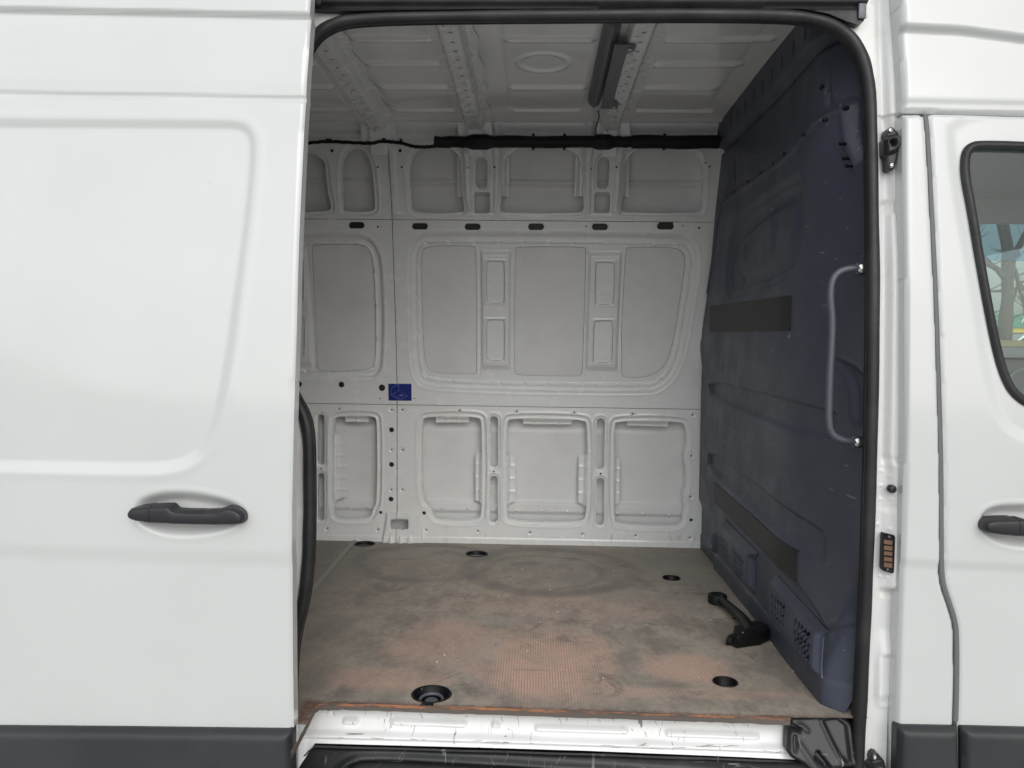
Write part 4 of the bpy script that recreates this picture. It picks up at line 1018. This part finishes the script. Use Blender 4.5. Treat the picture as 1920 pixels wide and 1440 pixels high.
# open sliding door
cupL = chaikin(dp([(250,955),(256,938),(275,927),(303,920.5),(340,919),(385,924),(430,935),(452,946),(464,958),(465,970),(452,983),(425,996),(385,1005),(340,1008),(300,1003),(268,989),(253,975)]), 2)
recp = dp([(-500,221),(0,224),(425,226),(455,229),(473,242),(481,266),(479,320),(467,430),(450,560),(430,700),(412,785),(397,830),(372,862),(332,881),(265,886),(0,880),(-500,872)]); recp = chaikin(recp, 2)
def line_d(pts):
    a = np.array(sorted(dp(pts))); return lambda x: np.interp(x, a[:, 0], a[:, 1])
t1, t2, cr = line_d([(-500,9),(0,18),(583,30)]), line_d([(-500,166),(0,176),(573,186)]), line_d([(-500,1020),(0,1030),(200,1036),(548,1047)])
dmp = dp([(386, 344)])[0]
def h_sd(U, V):
    H = .016*ss(t1(U)-.008, t1(U)+.002, V) - .006*ss(t1(U)-.05, t1(U)-.006, V)
    d = V-t2(U); H += -.0065*np.exp(-((d+.001)/.0045)**2) + .004*ss(0, .05, d) - .003*ss(-.004, -.012, d)*0
    s = sd_poly(U, V, recp, 1.0); H -= .0075*ss(-.004, .024, s)
    H += .0015*np.exp(-((s+.012)/.008)**2)
    H -= .006*ss(cr(U)+.020, cr(U)-.030, V)
    s = sd_poly(U, V, cupL, .12); H -= .032*ss(0, .034, s) - .0015*np.exp(-((s+.004)/.005)**2)
    H -= .004*np.exp(-(np.hypot(U-dmp[0], V-dmp[1])/.004)**2)
    d2 = dp([(431, 1064)])[0]; H -= .0015*np.exp(-(np.hypot(U-d2[0], V-d2[1])/.006)**2)
    return H + .0012*np.sin(V*4+1)*np.sin(U*2.3)
DE = [(586,-100),(585,0),(583,30),(580,90),(573,185),(569,250),(564,350),(559.5,450),(555.5,600),(552.5,700),(550.5,760),(548,860),(546.5,950),(546,1100),(547,1250),(548.5,1366),(549,1480)]
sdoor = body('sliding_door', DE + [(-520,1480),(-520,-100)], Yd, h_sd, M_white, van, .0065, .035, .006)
handle(sdoor, [(249,962),(251,953),(258,948),(290,944.5),(322,942.5),(330,944),(334,950),(342,953),(412,954),(424,950),(433,946.5),(448,948),(463,957),(466,968),(464,977),(450,980),(400,980.5),(320,978.5),(270,974.5),(254,970)], 293, Yd)
def mould(name, poly, Yfun, parent, th=.022):
    P = on(Yfun)(poly); us = [p[0] for p in P]; vs = [p[1] for p in P]
    def h(U, V):
        s = sd_poly(U, V, P, .6); return th*np.sqrt(np.clip(1-(1-np.clip(s/.024, 0, 1))**2, 0, 1)) + .001
    return sheet(name, min(us)-.004, max(us)+.004, min(vs)-.004, max(vs)+.004, .006, lambda u, v, h: (u, Yfun(v)-h, v), h, lambda U, V: sd_poly(U, V, P, 4.0), M_bumper, parent, rim=.03)
mould('side_moulding', [(549,1366.5),(250,1363),(0,1361),(-520,1356),(-520,1640),(550,1640)], lambda z: Yd(z)+0*z, sdoor)
mould('side_moulding', [(1681,1365),(1684,1359),(1790,1361),(1793,1364),(1797,1640),(1676,1640)], Yo, van)
mould('side_moulding', [(1800,1362.5),(1806,1361),(1920,1364),(2300,1376),(2300,1640),(1804,1640)], Yo, fdoor)
# enclosing shell of the van that the picture does not show (keeps the daylight out of the cargo bay as it does in the photo)
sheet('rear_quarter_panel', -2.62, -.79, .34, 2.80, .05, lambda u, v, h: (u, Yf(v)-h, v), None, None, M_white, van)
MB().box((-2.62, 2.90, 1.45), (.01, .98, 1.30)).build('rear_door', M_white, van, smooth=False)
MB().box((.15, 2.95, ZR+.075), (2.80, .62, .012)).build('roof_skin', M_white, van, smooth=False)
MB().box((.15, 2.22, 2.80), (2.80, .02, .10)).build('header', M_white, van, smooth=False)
MB().box((.05, 2.99, .53), (2.65, .87, .01)).build('underbody', M_bumper, van, smooth=False)
MB().box((.955, 2.54, 1.0), (.012, .42, .5)).build('pillar_box', M_bumper, van, smooth=False)

# ================================================================== cab seen through the front door window
MB().box((1.95, 2.95, 2.42), (1.0, .80, .012)).build('cab_headliner', M_headl, van, smooth=False)
MB().box((.985, 2.95, 1.55), (.012, .80, .88)).build('cab_rear_wall', M_cab, van, smooth=False)
fd_y = 3.72
cabd = MB().box((2.1, fd_y, 1.225), (1.15, .03, .475)).build('far_door', M_cab, van, smooth=False)
MB().box((2.35, fd_y-.045, 1.695), (.9, .02, .028)).build('door_capping', M_headl, cabd, bevel=.015)
P = [(2.30+.10*math.cos(a), fd_y-.034, 1.52+.10*math.sin(a)) for a in np.linspace(0, math.pi, 18)]; MB().tube(P, .005, 6).build('speaker_ring', M_headl, cabd)
MB().box((1.62, fd_y, 1.95), (.10, .025, .45)).build('far_pillar', M_cab, van, bevel=.01)
MB().box((2.1, fd_y, 2.36), (1.0, .025, .06)).build('window_header', M_headl, van)
pane = MB().box((2.4, fd_y, 1.98), (.75, .003, .34)).build('far_window', M_glass, van, smooth=False)
MB().box((2.4, fd_y-.008, 2.21), (.75, .002, .085)).build('shade_band', M_band, pane, smooth=False)
seat = MB().box((1.72, 3.05, 1.10), (.22, .50, .32)).build('cab_seat', M_seat, van, bevel=.05, seg=3)
MB().box((1.50, 3.05, 1.55), (.08, .24, .40)).build('seat_backrest', M_seat, seat, bevel=.04, seg=3)
MB().box((1.62, 2.36, 1.42), (.30, .15, .12)).build('seat_shoulder', M_seat, seat, bevel=.03)
MB().box((2.95, 2.90, .95), (.02, .85, .45)).build('dashboard', M_cab, van, smooth=False)
o = MB(); cc_ = [(2.04+.06*t, 3.05, 2.24) for t in (0, 1)]
MB().box((2.50, 3.20, 2.30), (.02, .22, .07), Matrix.Rotation(.5, 3, 'Y')).build('sun_visor', M_headl, van, bevel=.01)

# ================================================================== loose black handle lying on the floor
hroot = bpy.data.objects.new('loose_handle', None); COL.objects.link(hroot)
hc = hitz(1405, 1185, FZ); hroot.location = (hc[0], hc[1], FZ)
tag(hroot, 'loose black plastic handle with a round eye lying on the worn floor by the bulkhead', 'handle')
HO = Vector((hc[0], hc[1], 0))
def hpart(mb, name, **k):
    o = mb.build(name, M_black, hroot, **k); o.location = -Vector((hc[0], hc[1], FZ)); return o
hz = .030
eye = np.array([*hitz(1345, 1121, FZ+.022), FZ+.022])
MBe = MB().lathe(eye + np.array([0, 0, -.020]), [(.030, 0), (.036, .004), (.037, .028), (.034, .034), (.026, .036), (.016, .034), (.008, .031)], 28)
hpart(MBe, 'eye')
arm = [(*hitz(x, y, FZ+zz), FZ+zz) for x, y, zz in ((1352,1124,.026),(1366,1136,.030),(1382,1150,.034),(1394,1162,.038),(1402,1174,.040),(1408,1186,.036))]
arm = chaikin(arm, 2, False)
hpart(MB().tube(arm, list(np.linspace(.0145, .022, len(arm))), 12), 'arm')
for x, y in ((1348.5,1133.5),(1378,1158)):
    p = hitz(x, y, FZ+.02); hpart(MB().box((p[0], p[1], FZ+.020), (.007, .005, .006)), 'lug', bevel=.002)
top = [(*hitz(x, y, FZ+.045), FZ+.045) for x, y in ((1376,1172),(1392,1170),(1408,1163),(1428,1163),(1441,1172),(1443,1178),(1428,1186),(1384,1192),(1374,1188))]
hpart(MB().prism(top, (0, .004, -.045)), 'body', bevel=.006, seg=3, auto=60)
tg = [(*hitz(x, y, FZ+.028), FZ+.028) for x, y in ((1376,1186),(1366,1190),(1361,1197),(1372,1197),(1384,1204))]
hpart(MB().prism(tg, (0, .003, -.024)), 'tongue', bevel=.002)
hpart(MB().lathe((*hitz(1393,1185,FZ+.047), FZ+.044), [(.003, 0), (.002, .002), (.0005, .0025)], 8), 'rivet')
bpy.data.objects['rivet'].data.materials[0] = M_metal
# scratches worn into the floor, sill, step and bulkhead: thin cut marks lying on the surface
M_s_pale = mat('pale_scratch', (.50, .44, .38), .6); M_s_dark = mat('dark_scuff', (.19, .17, .15), .6); M_s_chip = mat('bare_metal_scratch', (.27, .245, .215), .6); M_s_grey = mat('grey_scratch', (.17, .17, .175), .6)
def cutmarks(name, lines, place, nrm, w, m, parent):
    V = []; Fq = []
    for L in lines:
        L = [np.array(p, float) for p in (chaikin(L, 2, False) if len(L) > 2 else L)]; ww = w*random.uniform(.5, 1.2); n0 = len(V)
        Q = []
        for a, b in zip(L[:-1], L[1:]):
            m_ = max(1, int(np.linalg.norm(b-a)/.012)); Q += [a+(b-a)*i/m_ for i in range(m_)]
        Q.append(L[-1])
        for i, p in enumerate(Q):
            t = Q[min(i+1, len(Q)-1)]-Q[max(i-1, 0)]; t = t/max(np.linalg.norm(t), 1e-9); nn = np.array([-t[1], t[0]])
            k = ww*(.25+.75*math.sin(math.pi*(i+.5)/len(Q)))*random.uniform(.6, 1.1)
            for sg in (-1, 1):
                q = p+nn*k*sg*.5; V.append(place(q[0], q[1]))
            if i: Fq.append((n0+2*i-2, n0+2*i-1, n0+2*i+1, n0+2*i))
    o = MB().add(V, Fq).build(name, m, parent, smooth=False); tag(o, kind='stuff'); return o
rs = random.Random(21)
def rnd(u0, u1, v0, v1, n, L, ang, spread, bend=.2):
    out = []
    for _ in range(n):
        a = ang + rs.gauss(0, spread); l = L*rs.uniform(.3, 1.6); p = np.array([rs.uniform(u0, u1), rs.uniform(v0, v1)]); d = np.array([math.cos(a), math.sin(a)]); nn = np.array([-d[1], d[0]])
        out.append([p, p+d*l*.5+nn*l*rs.gauss(0, bend)*.5, p+d*l])
    return out
pf = lambda x, y: (x, y, FZ + float(hfl(np.array(x), np.array(y))) + .0006)
tr_ = [[(710,1200),(750,1214),(782,1233)], [(805,1243),(831,1261)], [(707,1271),(750,1270),(797,1270)], [(1000,1170),(1022,1162),(1040,1155)], [(1232,1162),(1237,1154),(1243,1149)], [(1290,1129),(1322,1165),(1350,1206)], [(1197,1300),(1208,1312),(1220,1318)], [(1123,1044),(1140,1052),(1152,1062)], [(618,1188),(640,1192),(655,1196)], [(1160,1245),(1185,1243),(1212,1238)], [(880,1262),(915,1260),(940,1263)], [(772,1187),(840,1201)]]
cutmarks('scratch_marks', [floorp(l) for l in tr_] + rnd(-.5, .7, 2.15, 3.3, 55, .08, .6, .9, .10), pf, 0, .0026, M_s_pale, floor)
td_ = [[(993,1184),(1004,1176),(1017,1168)], [(868,1110),(872,1128),(866,1142)], [(985,1206),(1003,1217)], [(1205,1225),(1230,1226),(1245,1224)], [(1200,1170),(1270,1173),(1330,1171)], [(607,1203),(614,1190)]]
cutmarks('scuff_marks', [floorp(l) for l in td_] + rnd(-.5, .7, 2.12, 3.5, 16, .08, .2, .5, .08), pf, 0, .0032, M_s_dark, floor)
sill = bpy.data.objects['sill_panel']
psl = lambda x, z: (x, float(Ysill(z)) - float(hs_(np.array([[x]]), np.array([[z]]))[0, 0]) - .0006, z)
z0_, z1_ = .60, .685
ln = rnd(-.55, .66, .625, .675, 46, .014, -1.3, .5) + rnd(-.55, .66, .600, .612, 30, .03, 0, .08, .05) + rnd(-.55, .66, .672, .684, 60, .016, 0, .35) + rnd(-.40, -.37, .60, .66, 7, .02, 1.5, .12, .05)
cutmarks('sill_scratches', ln, psl, 0, .0016, M_s_chip, sill)
stp = bpy.data.objects['step_well']
pst = lambda x, z: (x, float(ystep(z)) - float(hst(np.array([[x]]), np.array([[z]]))[0, 0]) - .0006, z)
cutmarks('step_scratches', rnd(-.5, .68, .50, .575, 60, .022, 1.2, .8), pst, 0, .0016, M_s_grey, stp)
pbk = lambda y, z: (float(XB(y, z)) - HB(y, z) - .0008, y, z)
bl = [[(1465,548),(1478,546)], [(1500,620),(1506,629),(1512,620)], [(1537,727),(1537,745)], [(1596,735),(1597,742)], [(1440,745),(1450,749)], [(1553,1155),(1562,1172),(1571,1182)], [(1500,855),(1504,851)], [(1570,857),(1574,851)], [(1537,895),(1545,900)]]
cutmarks('bulkhead_scratches', [bp(l) for l in bl] + rnd(2.25, 3.3, FZ+.3, FZ+1.2, 22, .02, .5, 1.0), pbk, 0, .0020, M_s_grey, bulk)
# paint flakes and crumbs along the bulkhead foot
mb = MB()
for i in range(46):
    t = random.random()**1.4; x, y = hitz(1338+t*170, 1036+t*235, FZ); x += random.gauss(-.012, .012); y += random.gauss(0, .02)
    s = random.uniform(.0012, .0035); mb.box((x, y, FZ+.002), (s, s*.8, .0012), Matrix.Rotation(random.random()*3, 3, 'Z'))
for i in range(26):
    x, y = random.uniform(-.5, .75), random.uniform(2.25, 3.6); s = random.uniform(.0008, .0022); mb.box((x, y, FZ+.0022), (s, s, .001))
fl = mb.build('paint_flakes', M_frame, smooth=False); tag(fl, 'tiny pale paint flakes and crumbs scattered on the cargo floor', 'debris', kind='stuff')

# ================================================================== ground and what shows beyond the cab
def zg(x, y):
    return (1.92*ss(6.0, 11.6, y) - .45*ss(12.6, 20, y))
gu, gv = 161, 161
U, V = np.meshgrid(np.linspace(-300, 300, gu), np.concatenate([np.linspace(-300, -4, 30), np.linspace(-2, 40, 100), np.linspace(45, 300, 31)]), indexing='ij')
U = np.sign(U)*(np.abs(U)/300)**2*300
Z = zg(U, V); idx = np.arange(U.size).reshape(U.shape); q = np.stack([idx[:-1, :-1], idx[1:, :-1], idx[1:, 1:], idx[:-1, 1:]], -1).reshape(-1, 4)
tag(link('ground', mesh_np('ground', np.stack([U.ravel(), V.ravel(), Z.ravel()], 1), q), M_asph), kind='structure')
ub, vb = np.meshgrid(np.linspace(2, 16, 40), np.linspace(9.0, 12.8, 20), indexing='ij')
zb3 = zg(ub, vb) + .02 + .03*np.sin(ub*3)*np.sin(vb*4) ; idx = np.arange(ub.size).reshape(ub.shape); q = np.stack([idx[:-1, :-1], idx[1:, :-1], idx[1:, 1:], idx[:-1, 1:]], -1).reshape(-1, 4)
tag(link('verge', mesh_np('verge', np.stack([ub.ravel(), vb.ravel(), zb3.ravel()], 1), q), M_grass), kind='structure')
TY = 12.0
def far(px, py, y): d = ray(px, py); return CAM + d*(y/d[1])
tb_ = far(1884, 644, TY); tz = float(zg(np.array(tb_[0]), np.array(TY)))
tree = bpy.data.objects.new('bare_tree', None); COL.objects.link(tree); tree.location = (tb_[0], TY, tz)
tag(tree, 'bare grey-barked tree on the dry verge beyond the cab window', 'tree')
TL = -Vector(tree.location)
trk = [far(x, y, TY) for x, y in ((1883,655),(1884,630),(1886,600),(1889,560),(1889,520),(1891,490),(1893,470))]
sc = TY/F
o = MB().tube(trk, [12.5*sc, 12*sc, 12.5*sc, 9.5*sc, 10*sc, 12*sc, 11*sc], 14).build('trunk', M_bark, tree); o.location = TL
rt = random.Random(5)
mbb = MB(); mtw = MB()
def branch(p, d, L, r, lev):
    P = [np.array(p)]; d = np.array(d)/np.linalg.norm(d); n = 5
    for i in range(n):
        d = d + np.array([rt.gauss(0, .16), rt.gauss(0, .12), rt.gauss(.03, .12)]); d /= np.linalg.norm(d); P.append(P[-1] + d*L/n)
    (mbb if lev < 2 else mtw).tube(P, list(np.linspace(r, r*.45, n+1)), 6 if lev < 2 else 4)
    if lev < 4:
        for k in range(5 if lev < 3 else 4):
            t = rt.uniform(.25, 1); q = P[min(n, int(t*n+.5))]
            dd = d + np.array([rt.gauss(0, .8), rt.gauss(0, .4), rt.gauss(.1, .6)]); branch(q, dd, L*rt.uniform(.45, .7), r*.45, lev+1)
for (a, b, L, r) in (((1888,528),(1850,480),1.3,6), ((1892,500),(1930,450),1.5,6), ((1890,490),(1868,430),1.6,7), ((1894,490),(1918,540),.9,4.5), ((1892,475),(1896,400),2.2,9), ((1888,545),(1840,550),.8,2.5), ((1893,540),(1940,545),.8,2.8), ((1891,600),(1930,585),.6,2)):
    p = far(*a, TY); d = far(*b, TY)-p; branch(p, d, L, r*sc, 1)
o = mbb.build('limbs', M_bark, tree); o.location = TL
o = mtw.build('twigs', M_bark, tree); o.location = TL; tag(o, kind='stuff')
# green-fronted store
SY = 42.0
def ft(px, py): return far(px, py, SY)
sx0, sx1 = ft(1780, 600)[0], ft(2150, 600)[0]
gz = float(zg(np.array(sx0), np.array(SY)))
store = bpy.data.objects.new('store', None); COL.objects.link(store); store.location = ((sx0+sx1)/2, SY+4, gz)
tag(store, 'low store with a green fascia and a yellow band beyond the tree', 'building')
SL = -Vector(store.location)
def spart(mb, n, m, **k): o = mb.build(n, m, store, **k); o.location = SL; return o
zA, zB_, zC = ft(1905, 589)[2], ft(1905, 614)[2], ft(1905, 624)[2]
spart(MB().box(((sx0+sx1)/2, SY+4.5, (gz-.5+zC)/2), ((sx1-sx0)/2-.3, 4.2, (zC-gz+.5)/2)), 'wall', M_shop, smooth=False)
fa = spart(MB().box(((sx0+sx1)/2, SY+4.2, (zA+zB_)/2), ((sx1-sx0)/2, 4.4, (zA-zB_)/2)), 'fascia', M_green, smooth=False)
spart(MB().box(((sx0+sx1)/2, SY+4.25, (zB_+zC)/2), ((sx1-sx0)/2-.1, 4.3, (zB_-zC)/2-.01)), 'yellow_band', M_yel, smooth=False)
for i in range(8):
    x = sx0+1.2+i*(sx1-sx0-2)/8; spart(MB().box((x, SY+.28, gz+(zC-gz)*.5), (.55, .03, (zC-gz)*.34)), 'window', M_carg, smooth=False)
fc = bpy.data.curves.new('lettering', 'FONT'); fc.body = 'AL'; fc.size = .62; fc.extrude = .02
fo = bpy.data.objects.new('lettering', fc); COL.objects.link(fo); fo.data.materials.append(M_let)
lp = ft(1909, 606)
_me = bpy.data.meshes.new_from_object(fo.evaluated_get(bpy.context.evaluated_depsgraph_get())); bpy.data.objects.remove(fo); fo = _olink('lettering', _me, M_let)
fo.parent = store; fo.location = Vector((lp[0], SY-.24, lp[2])) + SL; fo.rotation_euler = (math.pi/2, 0, 0)
def parked(px, y, m, label):
    p = far(px, 640, y); gz = float(zg(np.array(p[0]), np.array(y)))
    r = bpy.data.objects.new('parked_car', None); COL.objects.link(r); r.location = (p[0], y, gz)
    tag(r, label, 'car', 'cars parked in front of the store')
    def pt(mb, n, m, par=r, **k): return mb.build(n, m, par, **k)
    prof = [(-2.1,.35),(-2.1,.75),(-1.9,.88),(-1.2,.95),(-.6,1.42),(.7,1.45),(1.4,.98),(2.0,.90),(2.15,.6),(2.1,.32)]
    pt(MB().prism([(a, -.85, b) for a, b in prof], (0, 1.7, 0)), 'body', m, bevel=.06)
    pt(MB().prism([(a, -.87, b) for a, b in [(-1.0,1.0),(-.5,1.36),(.62,1.38),(1.15,1.0)]], (0, 1.74, 0)), 'windows', M_carg)
    for x in (-1.3, 1.35):
        for yy in (-.84, .84): pt(MB().lathe((x, yy-.09*(1 if yy < 0 else -1)*0-.1, .33), [(.2, 0), (.33, .01), (.33, .19), (.2, .2)], 18, (0, 1, 0)), 'wheel', M_black)
parked(1926, 36, M_car, 'silver car parked to the right of the tree trunk'); parked(1850, 37, M_white, 'pale car parked to the left of the tree trunk')
